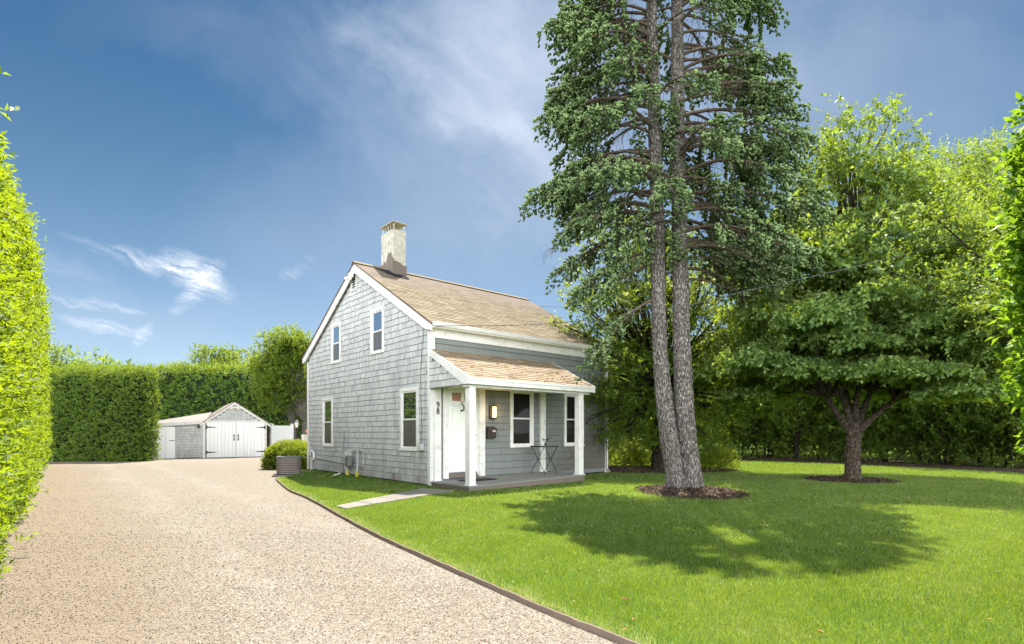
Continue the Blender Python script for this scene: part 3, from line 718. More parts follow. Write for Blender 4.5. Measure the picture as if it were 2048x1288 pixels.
post(.131, -1.383); post(3.579, -1.383)
for s in (.16, 3.579):
    mb = MB(fm); mb.box((s-.09, .0, dz(s)+.03), (s+.09, .075, PT+.05)); p = mb.build('pilaster', MT['white'], house)
    mb = MB(fm); mb.box((s-.11, .0, dz(s)-.005), (s+.11, .095, dz(s)+.03)); mb.build('pilaster_base', MT['white'], p)
# house number 98 on the left pilaster
def digit(pts_list, cx, cz, h):
    mb = MB(fm)
    for pts in pts_list:
        mb.tube([(cx+x*h, .082, cz+y*h) for x, y in pts], .013, 6)
    return mb.build('house_number', MT['black'], house)
circ = lambda x, y, rx, ry, a0=0, a1=360, n=16: [(x+rx*math.cos(R_(a0+(a1-a0)*k/n)), y+ry*math.sin(R_(a0+(a1-a0)*k/n))) for k in range(n+1)]
digit([circ(0, .25, .24, .25), [(.24, .25), (.23, 0), (.15, -.3), (0, -.45), (-.12, -.5)]], .155, 1.93, .125)
digit([circ(0, .26, .20, .24), circ(0, -.24, .25, .26)], .155, 1.78, .125)
# ceiling, beams, fascia, end panels, roof
ZE = 2.476; ZT = 3.25; PE = 1.55; RX0, RX1 = -.04, 3.95
psl = (ZT-ZE)/PE
pz = lambda p_: ZT-psl*p_
mb = MB(fm); mb.prism([(-.0, pz(0)-.02), (PE, pz(PE)-.02), (PE, pz(PE)-.045), (-.0, pz(0)-.06)], 0, RX0, RX1); mb.build('porch_roof', MT['brownroof'], house)
pa = math.atan(psl)
roof_shingles('porch_roof_covering', (RX0-.02, -PE-.03, pz(PE+.03)-.018), (0, math.cos(pa), math.sin(pa)), (0, -math.sin(pa), math.cos(pa)), RX1-RX0+.04, (PE+.01)/math.cos(pa), MT['proof'], 31, .125, .28, parent=house)
mb = MB(fm); mb.box((RX0, PE+.002, ZE-.165), (RX1, PE+.03, ZE-.022)); mb.box((RX0-.01, PE+.031, ZE-.075), (RX1+.01, PE+.05, ZE-.022)); mb.build('porch_fascia', MT['white'], house)
mb = MB(fm)
for x in (RX0-.031, RX1+.001): mb = MB(fm); mb.prism([(0, pz(0)+.0), (PE+.028, pz(PE+.028)), (PE+.028, ZE-.165), (PE-.15, ZE-.165), (0, pz(0)-.15)], 0, x, x+.03); mb.build('porch_rake', MT['white'], house)
mb = MB(fm); mb.box((RX0+.02, 0.02, PT), (RX1-.02, PE-.002, PT+.02)); mb.build('porch_ceiling', MT['soffit'], house)
mb = MB(fm); mb.box((RX0+.03, 1.30, 2.26), (RX1-.05, 1.46, 2.358)); mb.build('porch_beam', MT['white'], house)
mb = MB(lambda p: (-p[1]+RX0+.012, -p[0], p[2]))   # shingled left end of the porch roof
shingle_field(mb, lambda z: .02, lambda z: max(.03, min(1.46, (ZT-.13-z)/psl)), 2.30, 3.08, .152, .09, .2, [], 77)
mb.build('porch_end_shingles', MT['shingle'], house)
mb = MB(lambda p: (p[1], -p[0], p[2])); mb.add([(0, RX0+.013, 2.3), (1.48, RX0+.013, 2.3), (1.48, RX0+.013, 2.42), (0, RX0+.013, 3.12), (0, RX0+.05, 2.3), (1.48, RX0+.05, 2.3), (1.48, RX0+.05, 2.42), (0, RX0+.05, 3.12)], [(0, 1, 2, 3), (4, 5, 6, 7), (0, 1, 5, 4), (1, 2, 6, 5), (2, 3, 7, 6), (3, 0, 4, 7)])
mb.build('porch_end_wall', MT['wall_base'], house)
# moss and litter clumps on the porch roof
rg = np.random.default_rng(17); mb = MB()
for k in range(330):
    p_ = .15+1.35*rg.random()**.8; s = RX0+.2+3.6*rg.random()
    if blob_noise(np.array([[s, p_, 0]]), 2.2, 3)[0]+.35*(s/3.9) < -.05: continue
    r = .008+.03*rg.random()**2; h = r*.6
    c = np.array((s, -p_, pz(p_)+.004)); n = 6
    vs = [tuple(c+np.array((r*(1+.4*rg.normal())*math.cos(a), r*.8*math.sin(a)*.8, -r*.8*math.sin(a)*psl*-.8))) for a in np.linspace(0, 2*math.pi, n, endpoint=False)]+[tuple(c+np.array((0, 0, h)))]
    mb.add(vs, [(i, (i+1) % n, n) for i in range(n)], float(rg.random()))
tag(mb.build('roof_moss', MT['moss'], house), kind='stuff')
# front door
mb = MB(fm); s0, s1 = .33, .49
mb.box((.33, 0, .19), (.485, .045, PT)); mb.box((.485, 0, 2.40), (1.33, .045, PT+.08)) ; mb.build('door_casing', MT['white'], house)
mb = MB(fm); mb.box((1.385, 0, .20), (1.575, .05, PT)); mb.box((1.325, 0, .24), (1.384, .03, PT)); mb.build('door_casing', MT['white'], house)
mb = MB(fm); mb.box((.486, .0, .20), (1.324, .09, .245)); mb.box((.486, .0, .245), (1.324, .06, .30)); mb.build('threshold', MT['deckside'], house)
Z0, Z1 = .33, 2.385; d0, d1 = .488, 1.322
xs = [d0, d0+.10, (d0+d1)/2-.05, (d0+d1)/2+.05, d1-.10, d1]; zs = [Z0, Z0+.13, .93, 1.18, 1.93, 2.04, 2.24, Z1]
mb = MB(fm)
mb.box((d0, 0, Z0), (d1, .012, Z1))
for k in (0, 2, 4): mb.box((xs[k], .0125, Z0), (xs[k+1], .03, Z1))
for j in (0, 2, 4, 6):
    for k in (1, 3): mb.box((xs[k]+.0005, .0125, zs[j]), (xs[k+1]-.0005, .0295, zs[j+1]))
dr = mb.build('front_door', MT['door'], house, bevel=.003)
for k, mt in ((1, 'amber'), (3, 'dimglass')):
    mb = MB(fm); mb.box((xs[k]+.001, .0126, zs[5]+.001), (xs[k+1]-.001, .016, zs[6]-.001)); mb.build('door_light', MT[mt], dr)
    for j in (1, 3):
        mb = MB(fm); mb.box((xs[k]+.02, .0126, zs[j]+.02), (xs[k+1]-.02, .021, zs[j+1]-.02)); mb.build('door_panel', MT['door'], dr, bevel=.006)
mb = MB(fm); cx = (d0+d1)/2-.02
mb.tube([(cx+.02, .035, 2.04), (cx-.03, .05, 2.0), (cx-.02, .05, 1.965), (cx+.03, .05, 1.93), (cx+.04, .05, 1.86), (cx+.02, .05, 1.82), (cx-.03, .05, 1.81)], [.008, .012, .014, .014, .016, .014, .01], 8); mb.box((cx-.05, .031, 1.79), (cx-.01, .055, 1.83))
mb.build('door_knocker', MT['black'], dr)
mb = MB(fm); mb.lathe((0, 0, 0), [(.001, 0), (.001, .001)], 3) if False else None
mb.tube([(d1-.05, .03, 1.22), (d1-.05, .075, 1.22)], [.012, .028], 12); mb.build('door_knob', MT['metal'], dr); mb = MB(fm); mb.tube([(d1-.05, .03, 1.34), (d1-.05, .05, 1.34)], .022, 12); mb.build('deadbolt', MT['metal'], dr)

# ---- things on or at the house
def hp(s, t, z=0): x, y = loc2w(s, t); return (x, y, z)
lm = empty('wall_lamp', hp(1.82, -.02, 1.80), HYAW, 'lit wall lamp with amber glass and dark bronze back plate beside the front door', 'lamp')
mb = MB(); mb.box((-.10, -.03, -.17), (.10, 0, .17)); mb.build('back_plate', MT['darkbrown'], lm, bevel=.004)
mb = MB(); mb.tube([(0, -.085, -.135), (0, -.085, .135)], .052, 14); mb.build('lamp_glass', MT['lamp'], lm, smooth=False)
mb = MB(); mb.tube([(0, -.085, .137), (0, -.085, .160)], .066, 14); mb.tube([(0, -.085, -.16), (0, -.085, -.137)], .066, 14); mb.box((-.07, -.12, .161), (.07, -.02, .170)); mb.box((-.07, -.13, -.172), (.07, -.02, -.161))
for k in range(4):
    a = R_(45+90*k); mb.tube([(.06*math.cos(a), -.085+.06*math.sin(a), -.14), (.06*math.cos(a), -.085+.06*math.sin(a), .14)], .004, 5)
mb.build('lamp_frame', MT['darkbrown'], lm)
pl = bpy.data.lights.new('lamp_bulb', 'POINT'); pl.energy = 2.2; pl.color = (1, .6, .25); pl.shadow_soft_size = .05
plo = bpy.data.objects.new('lamp_bulb', pl); COL.objects.link(plo); plo.parent = lm; plo.location = (0, -.20, .0)
ml = empty('mailbox', hp(1.745, -.02, 1.12), HYAW, 'dark brown metal mailbox with oval badge hung below the wall lamp', 'mailbox')
mb = MB(); mb.prism([(0, 0), (-.10, .02), (-.12, .24), (0, .30)], 0, -.125, .125); mb.build('box', MT['darkbrown'], ml, bevel=.004)
mb = MB(); mb.prism([(.004, .315), (-.128, .255), (-.135, .205), (-.124, .205), (-.118, .25), (.004, .303)], 0, -.133, .133); mb.build('lid', MT['darkbrown'], ml)
mb = MB(); mb.add([(.055*math.cos(a)+.03, -.138, .2+.028*math.sin(a)) for a in np.linspace(0, 6.283, 14, endpoint=False)]+[(.055*math.cos(a)+.03, -.130, .2+.028*math.sin(a)) for a in np.linspace(0, 6.283, 14, endpoint=False)], [tuple(range(14))]+[(i, (i+1) % 14, 14+(i+1) % 14, 14+i) for i in range(14)]); mb.build('badge', MT['silver'], ml)
# doormat
mb = MB(); mb.box((.55, -.98, 0), (1.55, -.42, .008))
def doormat():
    o = empty('doormat', hp(0, 0, 0), HYAW, 'black rubber doormat with scalloped loops in front of the front door', 'doormat')
    b = MB(); z = dz(.9)+.002
    b.add([(.50, -.80, z-.003), (1.32, -.80, z+.012), (1.32, -.38, z+.012), (.50, -.38, z-.003), (.50, -.80, z+.010), (1.32, -.80, z+.024), (1.32, -.38, z+.024), (.50, -.38, z+.010)], [(0, 3, 2, 1), (4, 5, 6, 7), (0, 1, 5, 4), (1, 2, 6, 5), (2, 3, 7, 6), (3, 0, 4, 7)])
    b.build('mat_pad', MT['mat'], o)
    b = MB(); n = 15
    for k in range(n):
        s = .51+.8*k/(n-1); b.tube([(s+.024*math.cos(a), -.825+.024*math.sin(a), z+.008+.0*k) for a in np.linspace(0, 6.283, 9)], .007, 5, caps=False)
    b.build('loop_border', MT['mat'], o)
doormat()
# folding bistro table
bt = empty('bistro_table', hp(3.10, -.60, dz(3.1)), HYAW, 'small folding table with thin black legs on the porch deck', 'table')
mb = MB(); mb.box((-.26, -.26, .715), (.26, .26, .728)); mb.build('table_top', MT['silver'], bt)
mb = MB()
for a, b in (((-.262, -.262), (.262, -.250)), ((-.262, .250), (.262, .262)), ((-.262, -.2495), (-.250, .2495)), ((.250, -.2495), (.262, .2495))): mb.box((a[0], a[1], .700), (b[0], b[1], .731))
mb.build('rim', MT['black'], bt)
for x in (-.24, .24):
    for sg, xo in ((1, 0), (-1, .012)):
        mb = MB(); mb.tube([(x+xo*(1 if x < 0 else -1), -.23*sg, .70), (x+xo*(1 if x < 0 else -1), .27*sg, .006)], .009, 6); mb.build('leg', MT['black'], bt)
mb = MB(); mb.tube([(-.235, 0, .39), (.235, 0, .39)], .006, 6); mb.build('brace', MT['black'], bt)
# little dark plant on the table
pt = empty('potted_plant', hp(3.24, -.50, dz(3.2)+.729), HYAW, 'tiny dark leaved plant standing on the folding table', 'plant')
mb = MB(); mb.lathe((0, 0, 0), [(.025, 0), (.032, .05), (.034, .055)], 10); mb.build('pot', MT['black'], pt)
rg = np.random.default_rng(2); mb = MB()
for k in range(9):
    a = rg.random()*6.28; h = .12+.12*rg.random(); e = (.10*math.cos(a), .10*math.sin(a), h); mb.tube([(0, 0, .05), (e[0]*.4, e[1]*.4, h*.6), e], .003, 4)
    for j in range(3):
        q = .7+.15*j; x, y, z = e[0]*q, e[1]*q, h*(.5+.5*q); d = rg.normal(size=3)*.02
        mb.add([(x, y, z), (x+d[0]+.012, y+d[1], z+.01), (x+2*d[0], y+2*d[1], z+d[2]), (x+d[0]-.012, y+d[1], z-.01)], [(0, 1, 2, 3)])
mb.build('leaves', MT['darkbrown'], pt)
# gas meter on the gable wall
gmt = empty('gas_meter', hp(-.12, 4.12, 0), HYAW, 'grey gas meter with galvanised pipes on the shingled gable wall', 'gas meter')
gl = lambda p: (-p[1]+.12, p[0]-4.12, p[2])
mb = MB(gl); mb.box((3.93, .09, .30), (4.20, .24, .62)); mb.build('meter_body', MT['meter'], gmt, bevel=.035)
mb = MB(gl); mb.tube([(4.24, .16, .25), (4.24, .16, .62)], .055, 12); mb.tube([(4.24, .16, .645), (4.24, .22, .645)], .085, 14); mb.tube([(4.32, .14, .63), (4.42, .14, .63)], .055, 12); mb.build('regulator', MT['pale_grey'], gmt, smooth=False)
mb = MB(gl)
for pts, r in (([(4.13, .16, .62), (4.13, .16, .75), (4.10, .12, .80)], .024), ([(3.98, .16, .62), (3.98, .16, .76), (3.94, .10, .80), (3.36, .10, .80)], .022), ([(3.36, .10, .80), (3.36, .06, .80), (3.36, .06, .37), (3.42, .06, .34), (3.93, .07, .36)], .016),
               ([(3.62, .10, .83), (3.62, .12, .1)], .022), ([(4.24, .16, .3), (4.22, .16, .0)], .028), ([(4.35, .06, .38), (5.0, .06, .38), (6.2, .05, .43), (6.9, .05, .45)], .017)): mb.tube(pts, r, 8)
for p in ((4.13, .16, .66), (3.98, .16, .66), (3.62, .11, .80), (3.62, .11, .55), (3.62, .115, .3), (4.24, .16, .1)): mb.tube([(p[0], p[1], p[2]-.022), (p[0], p[1], p[2]+.022)], .036, 6)
for p in ((3.80, .10, .80), (3.45, .10, .80)): mb.tube([(p[0]-.03, p[1], p[2]), (p[0]+.03, p[1], p[2])], .033, 6)
mb.build('pipework', MT['pale_grey'], gmt)
for a in (3.62, 4.22):
    mb = MB(gl); mb.tube([(a, .13, LAWN_Z), (a, .13, .20)], [.055, .038], 6); mb.build('yellow_sleeve', MT['yellow'], gmt)
rod = MB(gm); rod.tube([(4.72, .035, .10), (4.70, .03, 1.32)], .009, 6); tag(rod.build('ground_rod', MT['meter']), 'thin dark rod standing against the gable wall left of the gas meter', 'rod')
bpy.context.scene.objects['ground_rod'].location = (HX, HD, 0); bpy.context.scene.objects['ground_rod'].rotation_euler = (0, 0, HYAW)
# refrigerant / vent pipe at the far corner
vp = empty('vent_pipe', hp(-.06, 7.1, 0), HYAW, 'white curved pipe with grey conduit at the far corner of the gable wall', 'pipe')
gl2 = lambda p: (-p[1]+.06, p[0]-7.1, p[2])
mb = MB(gl2); mb.tube([(7.25, .07, .50), (7.24, .08, .60), (7.17, .09, .67), (7.05, .09, .68), (6.94, .09, .62), (6.90, .09, .52), (6.93, .09, .42), (7.0, .09, .38)], .032, 10); mb.build('curved_pipe', MT['vinyl'], vp, smooth=True)
mb = MB(gl2); mb.tube([(7.2, .06, .02), (7.2, .06, .45)], .045, 10); mb.tube([(7.48, .05, .05), (7.48, .05, .62)], .03, 8); mb.build('conduit', MT['pale_grey'], vp)
# cable box and cable
cb = empty('cable_box', hp(-.02, .324, .86), HYAW, 'small grey cable box beside the lower right gable window', 'utility box')
mb = MB(); mb.box((-.09, -.09, 0), (0, .08, .15)); mb.build('box', MT['pale_grey'], cb, bevel=.012)
mb = MB(); mb.tube([(-.02, .02, .15), (-.02, .0, .9), (-.02, .06, 1.5), (-.02, .0, 2.3), (-.02, -.12, 2.9), (-.10, -.33, 2.96)], .006, 5)
mb.tube([(-.03, .03, 0), (-.04, .05, -.14), (-.03, .0, -.2), (-.03, -.04, -.1), (-.03, -.03, 0)], .005, 5); mb.build('cable', MT['wire'], cb)
# overhead wires
def wire(name, pts, label, r=.008):
    mb = MB(); P = smooth_poly([p for p in pts], 8); mb.tube([tuple(p) for p in P], r, 5); tag(mb.build(name, MT['wire']), label, 'wire')
cx_, cy_ = loc2w(-.02, -.25)
a0 = np.array((cx_, cy_, 3.72)); b0 = np.array((16.0, 20.5, 8.4))
def sag(a, b, s, n=7): return [tuple(a+(b-a)*t+np.array((0, 0, -s*4*t*(1-t)))) for t in np.linspace(0, 1, n)]
wire('overhead_wire', sag(a0, np.array(at(1103, 647, 13.4)), .02, 3)[:-1]+[tuple(a0+(np.array(at(1103, 647, 13.4))-a0)*k+np.array((0, 0, .0))) for k in (1.0,)]+[at(1240, 632, 14.6), at(1420, 606, 16.0)], 'thin service wire running from the front eave corner of the house into the trees')
wire('overhead_wire', [at(1000, 611, 21.0), at(1078, 612.5, 20.0), at(1135, 614.5, 17), at(1320, 617, 11.2), at(1500, 580, 11.3), at(1660, 545, 11.4), at(1890, 490, 11.6), at(2150, 425, 12)], 'long thin wire crossing behind the roof and through the trees on the right', .007)

# stone walk, air conditioner, paver
def walk():
    a = np.array([(-2.98, 9.16), (-2.70, 8.86)]); b = np.array([(-1.98, 12.0), (-1.22, 11.55)])
    cuts = [0, .2, .42, .60, .78, .92, 1.0]; mb = MB()
    for k in range(6):
        t0, t1 = cuts[k]+.004, cuts[k+1]-.004
        p = [a[0]+(b[0]-a[0])*t0, a[1]+(b[1]-a[1])*t0, a[1]+(b[1]-a[1])*t1, a[0]+(b[0]-a[0])*t1]
        mb.prism([tuple(q) for q in p], 2, LAWN_Z-.02, LAWN_Z+.022+.003*(k % 2), r=[.9, .8, .3, .6, .2, .5][k])
    tag(mb.build('walkway', MT['stone'], bevel=.006), kind='structure')
walk()
ac = empty('air_conditioner', (-6.62, 16.15, 0), .35, 'round cornered brown outdoor air conditioner on a slab by the house corner', 'air conditioner')
def rrect(w, r, n=5): return [((w-r)*sx+r*math.cos(R_(a0+90*k/n)), (w-r)*sy+r*math.sin(R_(a0+90*k/n))) for sx, sy, a0 in ((1, 1, 0), (-1, 1, 90), (-1, -1, 180), (1, -1, 270)) for k in range(n+1)]
mb = MB(); nL = 9
for k in range(nL):
    z0 = .07+k*.0525; mb.prism(rrect(.335, .17), 2, z0, z0+.034); 
mb.build('grille', MT['ac'], ac)
mb = MB(); mb.prism(rrect(.295, .16), 2, .05, .55); mb.build('coil', MT['acdark'], ac)
mb = MB(); mb.prism(rrect(.338, .17), 2, .545, .572); mb.prism(rrect(.25, .2), 2, .5725, .578); mb.build('top_cover', MT['meter'], ac)
mb = MB(); mb.box((-.42, -.42, .0), (.42, .42, .045)); mb.build('slab', MT['pad'], ac)
mb = MB(); x, y = gp(613, 945); mb.box((x-.16, y-.09, .0), (x+.16, y+.09, .06)); tag(mb.build('loose_paver', MT['brick'], bevel=.006), 'pink flat paver lying between the air conditioner and the wall', 'paver')
mb = MB(); x, y = gp(672, 955); mb.tube([(x-.06, y-.03, LAWN_Z+.03), (x+.03, y+.03, LAWN_Z+.05), (x+.09, y+.08, LAWN_Z+.09)], [.02, .014, .02], 8); tag(mb.build('pipe_outlet', MT['vinyl']), 'short white pipe outlet lying on the grass by the gable wall', 'pipe')
#@@GARAGE@@
# ================================================================== GARAGE, FENCE, YARD THINGS
GX, GD = -15.2, 26.9; GA = R_(33)
gar = empty('garage', (GX, GD, 0), GA, 'low white garage with grey shingled gable, double doors and a side lean-to', 'garage')
EZ = 1.80; PK = 2.80; PX = 1.33; GW = 2.81; GDp = 5.0
mb = MB(); mb.prism([(0, 0), (GW, 0), (GW, EZ-.02), (PX, PK-.08), (0, EZ-.02)], 1, .03, GDp); mb.prism([(-2.9, 0), (-.001, 0), (-.001, 1.80), (-2.9, 1.56)], 1, .03, 2.4)
mb.build('wall', MT['wall_base'], gar)
g0 = lambda p: (p[0], -p[1]+.03, p[2])
gsl = (PK-EZ)/PX; gsr = (PK-EZ)/(GW-PX)
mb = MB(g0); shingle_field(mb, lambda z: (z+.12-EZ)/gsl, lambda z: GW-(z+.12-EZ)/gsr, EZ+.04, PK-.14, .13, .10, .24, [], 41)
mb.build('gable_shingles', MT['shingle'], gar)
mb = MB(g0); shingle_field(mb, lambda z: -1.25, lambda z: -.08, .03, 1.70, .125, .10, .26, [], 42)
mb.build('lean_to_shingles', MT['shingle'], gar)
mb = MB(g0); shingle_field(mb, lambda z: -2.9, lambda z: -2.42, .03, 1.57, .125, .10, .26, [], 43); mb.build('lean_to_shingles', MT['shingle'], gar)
mb = MB(g0); mb.box((-.08, 0, 0), (.03, .03, 1.80)); mb.box((-.08, 0, 1.80), (GW+.02, .04, 1.86)); mb.box((GW-.06, 0, 0), (GW+.02, .03, 1.80)); mb.build('door_frame', MT['white'], gar)
mb = MB(g0)
for x0, z0, x1, z1, in ((-.22, 1.66, PX, PK), (PX, PK, GW+.22, 1.66)):
    mb.prism([(x0, z0), (x1, z1), (x1, z1-.12), (x0, z0-.12)], 1, -.05, .075)
mb.build('rake_board', MT['white'], gar)
mb = MB(g0); mb.add([(-.28, .12, 1.66), (PX, .12, PK+.03), (PX, -GDp, PK+.03), (-.28, -GDp, 1.66), (-.28, .12, 1.62), (PX, .12, PK-.0), (PX, -GDp, PK-.0), (-.28, -GDp, 1.62)], [(0, 1, 2, 3), (4, 7, 6, 5), (0, 4, 5, 1), (2, 6, 7, 3), (3, 7, 4, 0)])
mb.add([(GW+.28, .12, 1.66), (PX, .12, PK+.03), (PX, -GDp, PK+.03), (GW+.28, -GDp, 1.66), (GW+.28, .12, 1.62), (PX, .12, PK), (PX, -GDp, PK), (GW+.28, -GDp, 1.62)], [(0, 1, 2, 3), (4, 7, 6, 5), (0, 4, 5, 1), (2, 6, 7, 3), (3, 7, 4, 0)])
mb.build('roof', MT['garage_main_roof'], gar)
mb = MB(g0); q_ = [(-3.1, .10, 1.60), (.02, .10, 1.84), (.50, -2.5, 2.36), (-3.1, -2.5, 1.62)]
mb.add(q_+[(x, y, z-.06) for x, y, z in q_], [(0, 1, 2, 3), (4, 7, 6, 5), (0, 4, 5, 1), (1, 5, 6, 2), (2, 6, 7, 3), (3, 7, 4, 0)])
mb.build('lean_to_roof', MT['garage_roof'], gar)
mb = MB(g0); q_ = [(-3.1, .101, 1.53), (-.09, .101, 1.765), (-.09, .13, 1.765), (-3.1, .13, 1.53)]
mb.add([(x, y, z-.07) for x, y, z in q_]+[(x, y, z+.06) for x, y, z in q_], [(0, 3, 2, 1), (4, 5, 6, 7), (0, 1, 5, 4), (1, 2, 6, 5), (2, 3, 7, 6), (3, 0, 4, 7)]); mb.build('lean_to_fascia', MT['white2'], gar)
def plank_door(x0, x1, zt, n, hinge_left, handle=None, nm='door'):
    mb = MB(g0); w = (x1-x0)/n; rg = np.random.default_rng(int(x1*100)+900)
    for k in range(n): mb.box((x0+k*w+.004, .01, .02), (x0+(k+1)*w-.004, .05+.003*rg.random(), zt), rg.random())
    d = mb.build(nm, MT['garage_white'], gar)
    for z in (.28, zt-.26):
        mb = MB(g0); h = x0 if hinge_left else x1; s = 1 if hinge_left else -1
        xs_ = sorted((h-.03*s, h+.03*s)); mb.box((xs_[0], .054, z-.09), (xs_[1], .066, z+.09))
        mb.prism([(h+.03*s, z-.035), (h+.42*s, z-.012), (h+.45*s, z), (h+.42*s, z+.012), (h+.03*s, z+.035)], 1, .054, .064); mb.build('hinge', MT['black'], d)
    if handle is not None:
        mb = MB(g0); mb.tube([(handle, .055, .92), (handle, .09, .95), (handle, .09, 1.08), (handle, .055, 1.11)], .016, 6); mb.box((handle-.03, .053, 1.08), (handle+.03, .06, 1.16)); mb.box((handle-.03, .053, .86), (handle+.03, .06, .94)); mb.build('handle', MT['black'], d)
plank_door(.08, 1.385, 1.79, 8, True, 1.30, 'garage_door'); plank_door(1.40, 2.74, 1.79, 8, False, 1.49, 'garage_door')
plank_door(-2.38, -1.24, 1.55, 3, True, None, 'lean_to_door')
mb = MB(g0); mb.box((-1.47, .054, .86), (-1.26, .07, .89)); mb.build('latch', MT['black'], gar)
mb = MB(g0); mb.tube([(-.25, .02, 1.62), (-.25, .10, 1.66), (-.25, .14, 1.60)], .018, 6); mb.tube([(-.25, .14, 1.62), (-.25, .14, 1.50)], [.03, .075], 10); mb.build('wall_light', MT['black'], gar)
mb = MB(g0); mb.box((PX-.14, .076, 2.50), (PX+.14, .10, 2.56)); mb.tube([(PX-.1, .10, 2.53), (PX-.16, .2, 2.47)], [.03, .06], 8); mb.tube([(PX+.1, .10, 2.53), (PX+.16, .2, 2.47)], [.03, .06], 8); mb.build('floodlight', MT['soffit'], gar)
x, y = gp(534.5, 911.5); mb = MB(); mb.tube([(x+.10, y-.05, 0), (x+.02, y, 1.0), (x-.09, y, 1.72)], [.10, .095, .09], 8)
tag(mb.build('timber_post', MT['post']), 'leaning brown timber post at the right edge of the garage doors', 'post')
# white vinyl fence
fa = np.array(at(543, 863.6, 29.3)[:2]); fb = np.array(at(584, 863.6, 30.6)[:2]); fd = fb-fa; fl = float(np.linalg.norm(fd))
fe = empty('vinyl_fence', (fa[0], fa[1], 0), math.atan2(fd[1], fd[0]), 'white vinyl privacy fence between the garage and the clipped shrub', 'fence')
mb = MB()
for k in range(8): mb.box((.06+k*(fl-.12)/8+.002, -.012, .08), (.06+(k+1)*(fl-.12)/8-.002, .012, 1.53))
mb.build('panel', MT['vinyl'], fe)
for z_ in (.04, 1.53): mb = MB(); mb.box((.05, -.025, z_), (fl-.05, .025, z_+.11)); mb.build('rail', MT['vinyl'], fe)
for q in (0, fl):
    mb = MB(); mb.box((q-.06, -.06, 0), (q+.06, .06, 1.68)); p = mb.build('fence_post', MT['vinyl'], fe)
    mb = MB(); mb.add([(q-.075, -.075, 1.68), (q+.075, -.075, 1.68), (q+.075, .075, 1.68), (q-.075, .075, 1.68), (q-.075, -.075, 1.705), (q+.075, -.075, 1.705), (q+.075, .075, 1.705), (q-.075, .075, 1.705), (q, 0, 1.77)], [(0, 3, 2, 1), (0, 1, 5, 4), (1, 2, 6, 5), (2, 3, 7, 6), (3, 0, 4, 7), (4, 5, 8), (5, 6, 8), (6, 7, 8), (7, 4, 8)]); mb.build('post_cap', MT['vinyl'], p)
# lamp post in the back yard
x, y, _ = at(593.5, 863.6, 27.5)
lp = empty('lamp_post', (x, y, 0), 0, 'black post lantern in front of the tree trunks behind the house', 'lamp post')
mb = MB(); mb.tube([(0, 0, 0), (0, 0, 1.45)], .04, 10); mb.lathe((0, 0, 1.42), [(.03, 0), (.075, .03), (.03, .06)], 12); mb.build('post', MT['black'], lp)
mb = MB(); mb.lathe((0, 0, 1.52), [(.06, 0), (.10, .22), (.09, .25)], 8); ln = mb.build('lantern', MT['soffit'], lp)
mb = MB(); mb.lathe((0, 0, 1.77), [(.12, 0), (.08, .06), (.03, .12), (.012, .18)], 8); mb.build('lantern_roof', MT['meter'], lp)
# orange parasol edge peeping past the house wall
x, y, z = at(622, 862, 25.5)
um = empty('patio_umbrella', (x, y, 0), 0, 'orange patio umbrella peeping out from behind the far corner of the house', 'umbrella')
mb = MB(); n = 8; R0 = 1.0
mb.add([(0, 0, z+.42)]+[(R0*math.cos(2*math.pi*k/n), R0*math.sin(2*math.pi*k/n), z+.03) for k in range(n)]+[(R0*math.cos(2*math.pi*k/n), R0*math.sin(2*math.pi*k/n), z-.08) for k in range(n)], [(0, 1+k, 1+(k+1) % n) for k in range(n)]+[(1+k, 9+k, 9+(k+1) % n, 1+(k+1) % n) for k in range(n)])
mb.build('canopy', MT['orange'], um); mb = MB(); mb.tube([(0, 0, 0), (0, 0, z+.45)], .025, 8); mb.build('pole', MT['post'], um); um.location.x += .75
x, y, z = at(612, 870, 24.5); mb = MB(); mb.box((x-.05, y-.4, 0), (x+.08, y+.4, 1.18)); mb.box((x-.045, y-.36, .35), (x+1.0, y-.33, 1.1))
tag(mb.build('wooden_gate', MT['soffit']), 'pale wooden gate end just left of the far house corner', 'gate')

# ================================================================== VEGETATION
def leaf_obj(name, parts, mat, parent=None):
    V, Fc, r = cat_(parts) if isinstance(parts, list) else parts
    return np_obj(name, V, Fc, mat, parent, r)
def lumpy_core(name, lo, hi, parent, seed, amp=.12, cuts=14):
    bm = bmesh.new(); bmesh.ops.create_cube(bm, size=1); bmesh.ops.subdivide_edges(bm, edges=bm.edges, cuts=cuts, use_grid_fill=True)
    P = np.array([[lo[i]+(v.co[i]+.5)*(hi[i]-lo[i]) for i in range(3)] for v in bm.verts]); rg = np.random.default_rng(seed)
    D = np.stack([blob_noise(P, 2.5, seed+i) for i in range(3)], 1)*amp+rg.normal(size=P.shape)*amp*.25
    for v, p, d in zip(bm.verts, P, D): v.co = Vector(p+d)
    me = bpy.data.meshes.new(name); bm.to_mesh(me); bm.free(); me.materials.append(MT['core'])
    o = bpy.data.objects.new(name, me); COL.objects.link(o); o.parent = parent; return o

